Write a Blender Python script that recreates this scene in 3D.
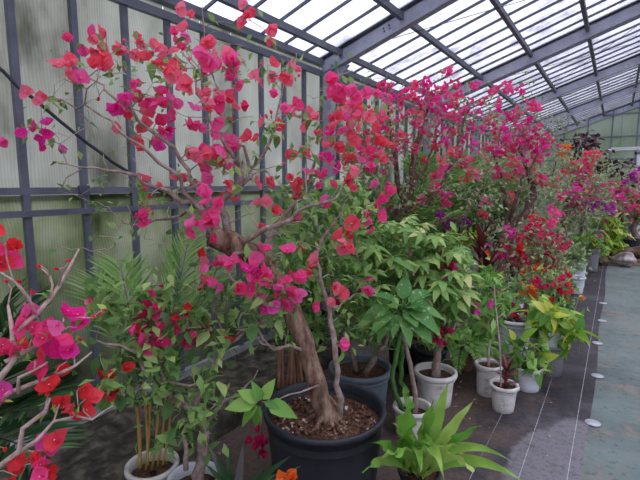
import bpy, math, random
import numpy as np
from mathutils import Vector, Matrix

random.seed(7)
rng = np.random.default_rng(7)
for o in list(bpy.data.objects):
    bpy.data.objects.remove(o)
scene = bpy.context.scene
COL = scene.collection

# ------------------------------------------------------------------ camera
CAM_H = 1.6
F, PCX, PCY = 440.0, 320.0, 240.0          # focal length in pixels of a 640x480 frame
PITCH, YAW = math.radians(7.381), math.radians(33.799)
cam_d = bpy.data.cameras.new('camera')
cam_d.sensor_width = 36.0
cam_d.lens = F / 640.0 * 36.0
cam_d.clip_start = 0.02
cam = bpy.data.objects.new('camera', cam_d)
cam.location = (0, 0, CAM_H)
cam.rotation_euler = (math.pi / 2 - PITCH, 0, YAW)
COL.objects.link(cam)
scene.camera = cam

# ------------------------------------------------------------------ sky (bright overcast) and exposure
world = bpy.data.worlds.new('world')
scene.world = world
world.use_nodes = True
wn = world.node_tree
wn.nodes.clear()
w_out = wn.nodes.new('ShaderNodeOutputWorld')
w_bg = wn.nodes.new('ShaderNodeBackground')
w_tc = wn.nodes.new('ShaderNodeTexCoord')
w_sep = wn.nodes.new('ShaderNodeSeparateXYZ')
w_ramp = wn.nodes.new('ShaderNodeValToRGB')
wn.links.new(w_tc.outputs['Generated'], w_sep.inputs[0])
wn.links.new(w_sep.outputs['Z'], w_ramp.inputs[0])
w_ramp.color_ramp.elements[0].position = 0.0
w_ramp.color_ramp.elements[0].color = (0.335, 0.335, 0.34, 1)
w_ramp.color_ramp.elements[1].position = 1.0
w_ramp.color_ramp.elements[1].color = (1.0, 0.985, 0.965, 1)
wn.links.new(w_ramp.outputs[0], w_bg.inputs['Color'])
w_bg.inputs['Strength'].default_value = 2.0
wn.links.new(w_bg.outputs[0], w_out.inputs[0])

vs = scene.view_settings
vs.view_transform = 'Standard'
vs.look = 'None'
vs.gamma = 1.0
vs.use_curve_mapping = False
vs.exposure = 1.10
scene.cycles.use_denoising = True
scene.cycles.max_bounces = 10
scene.cycles.transparent_max_bounces = 24


# ------------------------------------------------------------------ helpers
def at(x, y, d):
    """point of the place seen along a sight line at depth d (metres in front of the camera)"""
    r = (x - PCX) / F * d
    u = (PCY - y) / F * d
    up = u * math.cos(PITCH) - d * math.sin(PITCH)
    fw = d * math.cos(PITCH) + u * math.sin(PITCH)
    return Vector((r * math.cos(YAW) - fw * math.sin(YAW), fw * math.cos(YAW) + r * math.sin(YAW), CAM_H + up))


def tag(o, label=None, cat=None, group=None, kind=None):
    if label: o['label'] = label
    if cat: o['category'] = cat
    if group: o['group'] = group
    if kind: o['kind'] = kind
    return o


def empty(name, loc):
    o = bpy.data.objects.new(name, None)
    o.location = loc
    o.empty_display_size = 0.05
    COL.objects.link(o)
    return o


def link(name, me, parent=None, mw=None):
    """link a mesh; vertices or the matrix mw are in world space"""
    o = bpy.data.objects.new(name, me)
    COL.objects.link(o)
    if parent is not None:
        o.parent = parent
        off = BASE(parent)
        if mw is None:
            o.location = -off
        else:
            m = mw.copy()
            m.translation = m.translation - off
            o.matrix_basis = m
    elif mw is not None:
        o.matrix_basis = mw
    return o


def BASE(o):
    v = Vector((0, 0, 0))
    while o is not None:
        v += o.matrix_basis.translation if o.type != 'EMPTY' else o.location
        o = o.parent
    return v


class MB:
    """collects shapes for one mesh"""
    def __init__(s):
        s.v, s.f, s.m, s.t, s.sm = [], [], [], [], []

    def add(s, vs_, fs, mi=0, tint=0.0, smooth=True):
        b = len(s.v)
        s.v.extend([tuple(v) for v in vs_])
        s.t.extend([tint] * len(vs_))
        for f in fs:
            s.f.append(tuple(i + b for i in f))
            s.m.append(mi)
            s.sm.append(smooth)

    def box(s, x0, x1, y0, y1, z0, z1, mi=0):
        vs_ = [(x, y, z) for x in (x0, x1) for y in (y0, y1) for z in (z0, z1)]
        s.add(vs_, [(0, 1, 3, 2), (4, 6, 7, 5), (0, 4, 5, 1), (2, 3, 7, 6), (0, 2, 6, 4), (1, 5, 7, 3)], mi, 0, False)

    def bar(s, a, b, w, h, up=(0, 0, 1), mi=0):
        a, b = Vector(a), Vector(b)
        d = (b - a).normalized()
        sd = d.cross(Vector(up)).normalized() * (w / 2)
        uu = sd.cross(d).normalized() * (h / 2)
        vs_ = []
        for p in (a, b):
            vs_ += [p - sd - uu, p + sd - uu, p + sd + uu, p - sd + uu]
        s.add(vs_, [(0, 1, 2, 3), (7, 6, 5, 4), (0, 4, 5, 1), (1, 5, 6, 2), (2, 6, 7, 3), (3, 7, 4, 0)], mi, 0, False)

    def tube(s, pts, rad, n=6, mi=0, tint=0.0, cap=True):
        pts = [Vector(p) for p in pts]
        k = len(pts)
        if not hasattr(rad, '__len__'):
            rad = [rad] * k
        d0 = (pts[1] - pts[0]).normalized()
        ref = Vector((0, 0, 1)) if abs(d0.z) < 0.9 else Vector((1, 0, 0))
        u = d0.cross(ref).normalized()
        vs_ = []
        for i in range(k):
            d = (pts[min(i + 1, k - 1)] - pts[max(i - 1, 0)])
            d = d.normalized() if d.length > 1e-9 else d0
            u = u - d * u.dot(d)
            u = u.normalized() if u.length > 1e-6 else d.orthogonal().normalized()
            w = d.cross(u)
            for j in range(n):
                a = 2 * math.pi * j / n
                vs_.append(pts[i] + (u * math.cos(a) + w * math.sin(a)) * rad[i])
        fs = [(i * n + j, i * n + (j + 1) % n, (i + 1) * n + (j + 1) % n, (i + 1) * n + j) for i in range(k - 1) for j in range(n)]
        if cap:
            fs.append(tuple(range(n - 1, -1, -1)))
            fs.append(tuple((k - 1) * n + j for j in range(n)))
        s.add(vs_, fs, mi, tint)

    def lathe(s, prof, n=32, c=(0, 0, 0), mi=0, close=False):
        vs_ = []
        for r, z in prof:
            for j in range(n):
                a = 2 * math.pi * j / n
                vs_.append((c[0] + r * math.cos(a), c[1] + r * math.sin(a), c[2] + z))
        fs = [(i * n + j, i * n + (j + 1) % n, (i + 1) * n + (j + 1) % n, (i + 1) * n + j) for i in range(len(prof) - 1) for j in range(n)]
        if close:
            fs.append(tuple(range(n - 1, -1, -1)))
        s.add(vs_, fs, mi)

    def mesh(s, name, mats):
        me = bpy.data.meshes.new(name)
        me.from_pydata(s.v, [], s.f)
        for m in (mats if isinstance(mats, (list, tuple)) else [mats]):
            me.materials.append(m)
        me.polygons.foreach_set('material_index', s.m)
        me.polygons.foreach_set('use_smooth', s.sm)
        if any(s.t):
            at_ = me.attributes.new('tint', 'FLOAT', 'POINT')
            at_.data.foreach_set('value', s.t)
        me.update()
        return me

    def build(s, name, mats, parent=None):
        return link(name, s.mesh(name, mats), parent)


def catmull(pts, rad, step):
    """smooth polyline through pts"""
    P = [Vector(p) for p in pts]
    out, ro = [], []
    k = len(P)
    for i in range(k - 1):
        p0, p1, p2, p3 = P[max(i - 1, 0)], P[i], P[i + 1], P[min(i + 2, k - 1)]
        n = max(1, int((p2 - p1).length / step))
        for j in range(n):
            t = j / n
            out.append(0.5 * ((2 * p1) + (p2 - p0) * t + (2 * p0 - 5 * p1 + 4 * p2 - p3) * t * t + (3 * p1 - p0 - 3 * p2 + p3) * t ** 3))
            ro.append(rad[i] * (1 - t) + rad[i + 1] * t)
    out.append(P[-1]); ro.append(rad[-1])
    return out, ro


def rv(s=1.0):
    return Vector(rng.normal(0, s, 3))


def frame(loc, d, nrm, sc):
    """matrix: local +Y along d, local +Z near nrm"""
    y = Vector(d).normalized()
    z = Vector(nrm) - y * Vector(nrm).dot(y)
    z = z.normalized() if z.length > 1e-5 else y.orthogonal().normalized()
    x = y.cross(z)
    m = Matrix((x, y, z)).transposed().to_4x4()
    m = m @ Matrix.Diagonal((sc, sc, sc, 1)) if not hasattr(sc, '__len__') else m @ Matrix.Diagonal((*sc, 1))
    m.translation = Vector(loc)
    return m


# ------------------------------------------------------------------ materials
def nodes_of(name):
    m = bpy.data.materials.new(name)
    m.use_nodes = True
    nt = m.node_tree
    nt.nodes.clear()
    out = nt.nodes.new('ShaderNodeOutputMaterial')
    return m, nt, out


def N(nt, t, **kw):
    n = nt.nodes.new(t)
    for k, v in kw.items():
        if k in n.inputs.keys():
            n.inputs[k].default_value = v
        else:
            setattr(n, k, v)
    return n


def ramp(nt, stops):
    r = nt.nodes.new('ShaderNodeValToRGB')
    e = r.color_ramp.elements
    while len(e) < len(stops):
        e.new(0.5)
    for i, (p, c) in enumerate(stops):
        e[i].position = p
        e[i].color = (*c, 1) if len(c) == 3 else c
    return r


def math_n(nt, op, a, b=None):
    n = nt.nodes.new('ShaderNodeMath')
    n.operation = op
    for i, v in enumerate((a, b)):
        if v is None:
            continue
        if isinstance(v, (int, float)):
            n.inputs[i].default_value = v
        else:
            nt.links.new(v, n.inputs[i])
    return n.outputs[0]


def var_fac(nt):
    oi = nt.nodes.new('ShaderNodeObjectInfo')
    at_ = N(nt, 'ShaderNodeAttribute', attribute_name='tint')
    s = math_n(nt, 'ADD', oi.outputs['Random'], at_.outputs['Fac'])
    return math_n(nt, 'FRACT', s)


def mat_leaf(name, stops, rough=0.45, trans=0.34, spec=0.28, streak=None):
    m, nt, out = nodes_of(name)
    fac = var_fac(nt)
    r = ramp(nt, stops)
    nt.links.new(fac, r.inputs[0])
    col = r.outputs[0]
    if streak:
        tc = nt.nodes.new('ShaderNodeTexCoord')
        nz = N(nt, 'ShaderNodeTexNoise', Scale=streak[1], Detail=3.0)
        nt.links.new(tc.outputs['Object'], nz.inputs['Vector'])
        rr = ramp(nt, [(streak[2], (0, 0, 0)), (streak[2] + 0.08, (1, 1, 1))])
        nt.links.new(nz.outputs['Fac'], rr.inputs[0])
        mx = N(nt, 'ShaderNodeMixRGB')
        nt.links.new(rr.outputs[0], mx.inputs[0])
        nt.links.new(col, mx.inputs[1])
        mx.inputs[2].default_value = (*streak[0], 1)
        col = mx.outputs[0]
    p = N(nt, 'ShaderNodeBsdfPrincipled', Roughness=rough)
    p.inputs['Specular IOR Level'].default_value = spec
    nt.links.new(col, p.inputs['Base Color'])
    t = nt.nodes.new('ShaderNodeBsdfTranslucent')
    nt.links.new(col, t.inputs['Color'])
    ms = nt.nodes.new('ShaderNodeMixShader')
    ms.inputs[0].default_value = trans
    nt.links.new(p.outputs[0], ms.inputs[1])
    nt.links.new(t.outputs[0], ms.inputs[2])
    nt.links.new(ms.outputs[0], out.inputs[0])
    return m


def mat_solid(name, stops, scale=8.0, rough=0.7, spec=0.3, bump=0.0, stretch=(1, 1, 1), detail=4.0, metal=0.0, coords='Object'):
    """noise-mottled surface"""
    m, nt, out = nodes_of(name)
    tc = nt.nodes.new('ShaderNodeTexCoord')
    mp = N(nt, 'ShaderNodeMapping')
    mp.inputs['Scale'].default_value = stretch
    nt.links.new(tc.outputs[coords], mp.inputs[0])
    nz = N(nt, 'ShaderNodeTexNoise', Scale=scale, Detail=detail, Roughness=0.6)
    nt.links.new(mp.outputs[0], nz.inputs['Vector'])
    r = ramp(nt, stops)
    nt.links.new(nz.outputs['Fac'], r.inputs[0])
    p = N(nt, 'ShaderNodeBsdfPrincipled', Roughness=rough, Metallic=metal)
    p.inputs['Specular IOR Level'].default_value = spec
    nt.links.new(r.outputs[0], p.inputs['Base Color'])
    if bump:
        b = N(nt, 'ShaderNodeBump', Strength=bump, Distance=0.01)
        nt.links.new(nz.outputs['Fac'], b.inputs['Height'])
        nt.links.new(b.outputs[0], p.inputs['Normal'])
    nt.links.new(p.outputs[0], out.inputs[0])
    return m


def mat_pane(name, transp, transl, diff, ribs, dirt, fres=False):
    """weathered clear plastic sheet: part see-through, part light-diffusing, with ribs and algae"""
    m, nt, out = nodes_of(name)
    geo = nt.nodes.new('ShaderNodeNewGeometry')
    nz = N(nt, 'ShaderNodeTexNoise', Scale=dirt[0], Detail=5.0, Roughness=0.65)
    mp = N(nt, 'ShaderNodeMapping')
    mp.inputs['Scale'].default_value = dirt[1]
    nt.links.new(geo.outputs['Position'], mp.inputs[0])
    nt.links.new(mp.outputs[0], nz.inputs['Vector'])
    r = ramp(nt, dirt[2])
    nt.links.new(nz.outputs['Fac'], r.inputs[0])
    col = r.outputs[0]
    tr = nt.nodes.new('ShaderNodeBsdfTransparent')
    tl = nt.nodes.new('ShaderNodeBsdfTranslucent')
    df = nt.nodes.new('ShaderNodeBsdfDiffuse')
    for s in (tr, tl, df):
        nt.links.new(col, s.inputs['Color'])
    if ribs:
        sep = nt.nodes.new('ShaderNodeSeparateXYZ')
        nz2 = N(nt, 'ShaderNodeTexNoise', Scale=3.0, Detail=1.0)
        nt.links.new(geo.outputs['Position'], nz2.inputs['Vector'])
        nt.links.new(geo.outputs['Position'], sep.inputs[0])
        yy = math_n(nt, 'ADD', sep.outputs[ribs[0]], math_n(nt, 'MULTIPLY', nz2.outputs['Fac'], ribs[2]))
        sn = math_n(nt, 'SINE', math_n(nt, 'MULTIPLY', yy, 2 * math.pi / ribs[1]))
        rr = ramp(nt, [(0.0, (ribs[3],) * 3), (1.0, (1, 1, 1))])
        nt.links.new(math_n(nt, 'ADD', math_n(nt, 'MULTIPLY', sn, 0.5), 0.5), rr.inputs[0])
        mx = N(nt, 'ShaderNodeMixRGB', blend_type='MULTIPLY')
        mx.inputs[0].default_value = 1.0
        nt.links.new(col, mx.inputs[1])
        nt.links.new(rr.outputs[0], mx.inputs[2])
        for s in (tr, tl, df):
            nt.links.new(mx.outputs[0], s.inputs['Color'])
    tot = transp + transl + diff
    m1 = nt.nodes.new('ShaderNodeMixShader')
    m1.inputs[0].default_value = diff / (transl + diff)
    nt.links.new(tl.outputs[0], m1.inputs[1])
    nt.links.new(df.outputs[0], m1.inputs[2])
    m2 = nt.nodes.new('ShaderNodeMixShader')
    m2.inputs[0].default_value = transp / tot
    nt.links.new(m1.outputs[0], m2.inputs[1])
    nt.links.new(tr.outputs[0], m2.inputs[2])
    if fres:   # both faces of the sheet mirror more at grazing angles
        lw = N(nt, 'ShaderNodeLayerWeight', Blend=0.5)
        gl = N(nt, 'ShaderNodeBsdfGlossy', Roughness=0.25)
        m3 = nt.nodes.new('ShaderNodeMixShader')
        f_ = math_n(nt, 'ADD', 0.04, math_n(nt, 'MULTIPLY', 0.96, math_n(nt, 'POWER', lw.outputs['Facing'], 5.0)))
        nt.links.new(f_, m3.inputs[0])
        nt.links.new(m2.outputs[0], m3.inputs[1])
        nt.links.new(gl.outputs[0], m3.inputs[2])
        m2 = m3
    nt.links.new(m2.outputs[0], out.inputs[0])
    return m


M = {}
M['steel'] = mat_solid('painted_steel', [(0.3, (0.095, 0.105, 0.14)), (0.7, (0.155, 0.17, 0.215))], 6, 0.5, 0.4)
M['rafter'] = mat_solid('rafter_steel', [(0.3, (0.25, 0.26, 0.33)), (0.62, (0.34, 0.35, 0.43)), (0.75, (0.18, 0.14, 0.15))], 9, 0.55, 0.3)
M['bar'] = mat_solid('dark_bar', [(0.3, (0.05, 0.06, 0.09)), (0.7, (0.09, 0.10, 0.14))], 8, 0.5, 0.4)
M['alu'] = mat_solid('pale_rail', [(0.3, (0.25, 0.27, 0.29)), (0.7, (0.42, 0.44, 0.46))], 10, 0.45, 0.4)
M['roofpane'] = mat_pane('roof_sheet', 0.84, 0.13, 0.03, None, (2.6, (1, 1, 1), [(0.32, (0.52, 0.53, 0.60)), (0.46, (0.76, 0.77, 0.86)), (0.68, (0.87, 0.88, 0.95))]), True)
M['wallpane'] = mat_pane('wall_sheet', 0.30, 0.52, 0.18, ('Y', 0.017, 0.09, 0.86),
                         (1.6, (1, 1, 0.45), [(0.28, (0.22, 0.23, 0.21)), (0.44, (0.50, 0.51, 0.51)), (0.68, (0.66, 0.68, 0.70))]))
M['wallpane_low'] = mat_pane('wall_sheet_mossy', 0.46, 0.40, 0.14, ('Y', 0.017, 0.09, 0.84),
                         (1.9, (1, 1, 0.8), [(0.28, (0.11, 0.14, 0.08)), (0.44, (0.34, 0.38, 0.29)), (0.60, (0.50, 0.53, 0.47)), (0.8, (0.60, 0.62, 0.60))]))
M['endpane'] = mat_pane('end_wall_sheet', 0.25, 0.5, 0.25, ('X', 0.03, 0.05, 0.85),
                        (1.3, (1, 1, 0.7), [(0.25, (0.26, 0.32, 0.25)), (0.5, (0.38, 0.43, 0.40)), (0.75, (0.47, 0.51, 0.52))]))
M['bank'] = mat_solid('grass_bank', [(0.3, (0.015, 0.02, 0.01)), (0.45, (0.10, 0.13, 0.04)), (0.6, (0.22, 0.26, 0.09)), (0.75, (0.34, 0.33, 0.2))], 3.2, 0.9, 0.1, 0.6, detail=8)
M['concrete'] = mat_solid('mossy_concrete', [(0.3, (0.02, 0.018, 0.015)), (0.5, (0.07, 0.062, 0.05)), (0.68, (0.17, 0.15, 0.12)), (0.8, (0.10, 0.12, 0.05))], 9, 0.95, 0.1, 1.0, detail=9)
M['soil'] = mat_solid('potting_soil', [(0.3, (0.03, 0.018, 0.012)), (0.5, (0.10, 0.055, 0.035)), (0.66, (0.2, 0.12, 0.08)), (0.78, (0.4, 0.33, 0.27))], 60, 0.95, 0.1, 1.0, detail=6)
M['chip'] = mat_leaf('wood_chips', [(0.0, (0.06, 0.028, 0.02)), (0.5, (0.13, 0.062, 0.042)), (0.88, (0.22, 0.13, 0.09)), (0.97, (0.55, 0.5, 0.46))], 0.9, 0.0, 0.1)
M['black_pot'] = mat_solid('black_pot_plastic', [(0.3, (0.014, 0.016, 0.021)), (0.7, (0.026, 0.029, 0.037))], 5, 0.45, 0.35, stretch=(1, 1, 0.3))
M['blue_pot'] = mat_solid('blue_grey_pot_plastic', [(0.3, (0.10, 0.13, 0.16)), (0.7, (0.17, 0.21, 0.25))], 6, 0.5, 0.4)
M['grey_pot'] = mat_solid('grey_pot_plastic', [(0.3, (0.14, 0.14, 0.15)), (0.7, (0.2, 0.2, 0.22))], 6, 0.5, 0.4)
M['white_pot'] = mat_solid('white_pot_plastic', [(0.35, (0.55, 0.57, 0.62)), (0.6, (0.7, 0.72, 0.77)), (0.8, (0.5, 0.48, 0.44))], 9, 0.5, 0.4)
M['old_white_pot'] = mat_solid('weathered_white_pot', [(0.28, (0.32, 0.29, 0.25)), (0.42, (0.60, 0.58, 0.55)), (0.75, (0.74, 0.72, 0.69))], 16, 0.8, 0.2, 0.4, detail=7)
M['beige_pot'] = mat_solid('beige_pot', [(0.3, (0.34, 0.31, 0.27)), (0.7, (0.5, 0.47, 0.42))], 10, 0.8, 0.2)
M['terracotta'] = mat_solid('dark_terracotta', [(0.3, (0.13, 0.06, 0.04)), (0.7, (0.24, 0.12, 0.08))], 10, 0.8, 0.2)
M['trunk'] = mat_solid('brown_bark', [(0.30, (0.05, 0.026, 0.02)), (0.46, (0.17, 0.10, 0.072)), (0.62, (0.34, 0.23, 0.17)), (0.8, (0.45, 0.36, 0.29))], 26, 0.9, 0.15, 1.0, stretch=(1, 1, 0.35), detail=8)
M['dark_trunk'] = mat_solid('dark_bark', [(0.25, (0.06, 0.035, 0.03)), (0.5, (0.15, 0.085, 0.07)), (0.75, (0.28, 0.18, 0.15))], 22, 0.9, 0.15, 1.0, stretch=(1, 1, 0.35), detail=8)
M['grey_branch'] = mat_solid('grey_brown_bark', [(0.25, (0.15, 0.10, 0.085)), (0.5, (0.30, 0.22, 0.19)), (0.75, (0.48, 0.40, 0.36))], 30, 0.85, 0.15, 0.8, detail=6)
M['pale_branch'] = mat_solid('pale_pink_bark', [(0.25, (0.26, 0.16, 0.14)), (0.5, (0.48, 0.35, 0.31)), (0.75, (0.62, 0.5, 0.46))], 40, 0.8, 0.2, 0.8, detail=6)
M['twig'] = mat_solid('grey_twig', [(0.3, (0.30, 0.22, 0.18)), (0.7, (0.54, 0.46, 0.42))], 30, 0.85, 0.15)
M['cane_yellow'] = mat_solid('yellow_cane', [(0.3, (0.28, 0.15, 0.03)), (0.6, (0.5, 0.33, 0.08)), (0.8, (0.35, 0.35, 0.08))], 14, 0.5, 0.3, stretch=(1, 1, 0.3))
M['cane_red'] = mat_solid('red_brown_cane', [(0.3, (0.22, 0.09, 0.06)), (0.7, (0.42, 0.22, 0.14))], 14, 0.6, 0.3)
M['green_stem'] = mat_solid('green_stem', [(0.3, (0.03, 0.10, 0.02)), (0.7, (0.10, 0.22, 0.05))], 30, 0.5, 0.3)
M['rock'] = mat_solid('mottled_rock', [(0.35, (0.10, 0.07, 0.06)), (0.52, (0.33, 0.27, 0.25)), (0.62, (0.6, 0.57, 0.56))], 6, 0.9, 0.2, 1.0, detail=8)
M['log'] = mat_solid('rotten_log', [(0.3, (0.05, 0.03, 0.022)), (0.6, (0.18, 0.12, 0.09)), (0.8, (0.3, 0.22, 0.17))], 9, 0.9, 0.1, 1.0, stretch=(0.3, 1, 1), detail=8)
M['white_paint'] = mat_solid('white_paint', [(0.3, (0.66, 0.68, 0.72)), (0.7, (0.75, 0.77, 0.8))], 3, 0.5, 0.3)
M['rust'] = mat_solid('rusty_iron', [(0.3, (0.10, 0.045, 0.03)), (0.7, (0.22, 0.11, 0.08))], 20, 0.9, 0.2)
M['cable'] = mat_solid('dark_cable', [(0.3, (0.03, 0.032, 0.045)), (0.7, (0.05, 0.052, 0.07))], 10, 0.6, 0.3)
M['pin'] = mat_solid('plastic_pin', [(0.3, (0.32, 0.34, 0.38)), (0.7, (0.46, 0.48, 0.52))], 14, 0.5, 0.4)

# leaves
LEAF = [(0.0, (0.09, 0.20, 0.06)), (0.35, (0.18, 0.34, 0.10)), (0.7, (0.29, 0.47, 0.14)), (1.0, (0.46, 0.60, 0.21))]
M['leaf'] = mat_leaf('bougainvillea_leaf', LEAF)
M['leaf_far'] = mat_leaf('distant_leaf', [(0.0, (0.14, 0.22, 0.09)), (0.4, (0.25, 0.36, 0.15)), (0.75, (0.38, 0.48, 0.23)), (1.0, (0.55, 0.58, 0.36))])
M['leaf_bright'] = mat_leaf('bright_leaf', [(0.0, (0.10, 0.27, 0.05)), (0.5, (0.20, 0.42, 0.08)), (1.0, (0.36, 0.56, 0.13))])
M['leaf_var'] = mat_leaf('variegated_leaf', [(0.0, (0.14, 0.29, 0.08)), (0.5, (0.25, 0.44, 0.12)), (0.85, (0.38, 0.54, 0.16)), (0.95, (0.68, 0.68, 0.30))], streak=((0.50, 0.56, 0.22), 3.0, 0.62))
M['leaf_dumb'] = mat_leaf('speckled_leaf', [(0.0, (0.07, 0.24, 0.06)), (1.0, (0.17, 0.38, 0.10))], streak=((0.50, 0.58, 0.40), 7.0, 0.58))
M['leaf_yellow'] = mat_leaf('yellow_green_leaf', [(0.0, (0.16, 0.36, 0.04)), (0.4, (0.33, 0.52, 0.06)), (0.75, (0.62, 0.68, 0.10)), (1.0, (0.78, 0.74, 0.22))])
M['leaf_red'] = mat_leaf('dark_red_leaf', [(0.0, (0.05, 0.012, 0.016)), (0.5, (0.13, 0.025, 0.03)), (1.0, (0.28, 0.06, 0.06))], 0.35, 0.25)
M['leaf_purple'] = mat_leaf('purple_black_leaf', [(0.0, (0.035, 0.012, 0.018)), (0.6, (0.085, 0.03, 0.04)), (1.0, (0.14, 0.07, 0.07))], 0.4, 0.2)
M['palm'] = mat_leaf('palm_leaflet', [(0.0, (0.07, 0.18, 0.03)), (0.5, (0.13, 0.30, 0.05)), (1.0, (0.26, 0.44, 0.10))])
M['palm_bright'] = mat_leaf('light_palm_leaflet', [(0.0, (0.14, 0.30, 0.06)), (0.5, (0.24, 0.46, 0.11)), (1.0, (0.36, 0.58, 0.18))])
M['palm_dark'] = mat_leaf('dark_palm_leaflet', [(0.0, (0.025, 0.07, 0.03)), (0.5, (0.05, 0.13, 0.045)), (1.0, (0.10, 0.21, 0.07))])
M['nest'] = mat_leaf('nest_fern_leaf', [(0.0, (0.13, 0.34, 0.05)), (0.5, (0.23, 0.47, 0.07)), (1.0, (0.42, 0.60, 0.14))], 0.3, 0.3, 0.5)
M['rhoeo'] = mat_leaf('dark_strap_leaf', [(0.0, (0.03, 0.09, 0.035)), (0.6, (0.07, 0.15, 0.06)), (1.0, (0.19, 0.17, 0.17))], 0.35, 0.2, 0.5)
M['dry'] = mat_leaf('dry_leaf', [(0.0, (0.35, 0.2, 0.09)), (1.0, (0.6, 0.42, 0.22))], 0.8, 0.3)
# bracts
def bract(name, a, b, c):
    M[name] = mat_leaf('bract_' + name, [(0.0, a), (0.5, b), (1.0, c)], 0.6, 0.45, 0.12)
bract('pink', (0.90, 0.06, 0.24), (0.94, 0.11, 0.36), (0.94, 0.19, 0.50))
bract('coral', (0.90, 0.09, 0.15), (0.93, 0.16, 0.25), (0.94, 0.26, 0.38))
bract('magenta', (0.86, 0.02, 0.30), (0.92, 0.06, 0.44), (0.94, 0.14, 0.56))
bract('red', (0.78, 0.035, 0.05), (0.86, 0.06, 0.07), (0.88, 0.09, 0.13))
bract('rose', (0.70, 0.025, 0.13), (0.80, 0.05, 0.20), (0.84, 0.08, 0.22))
bract('orange', (0.80, 0.12, 0.03), (0.88, 0.22, 0.04), (0.90, 0.30, 0.07))
bract('purple', (0.38, 0.015, 0.34), (0.52, 0.025, 0.45), (0.62, 0.05, 0.50))
bract('crimson', (0.52, 0.012, 0.09), (0.64, 0.02, 0.13), (0.70, 0.03, 0.17))
M['star'] = mat_leaf('white_floret', [(0.0, (0.8, 0.76, 0.66)), (1.0, (0.88, 0.86, 0.8))], 0.6, 0.2)


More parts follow.
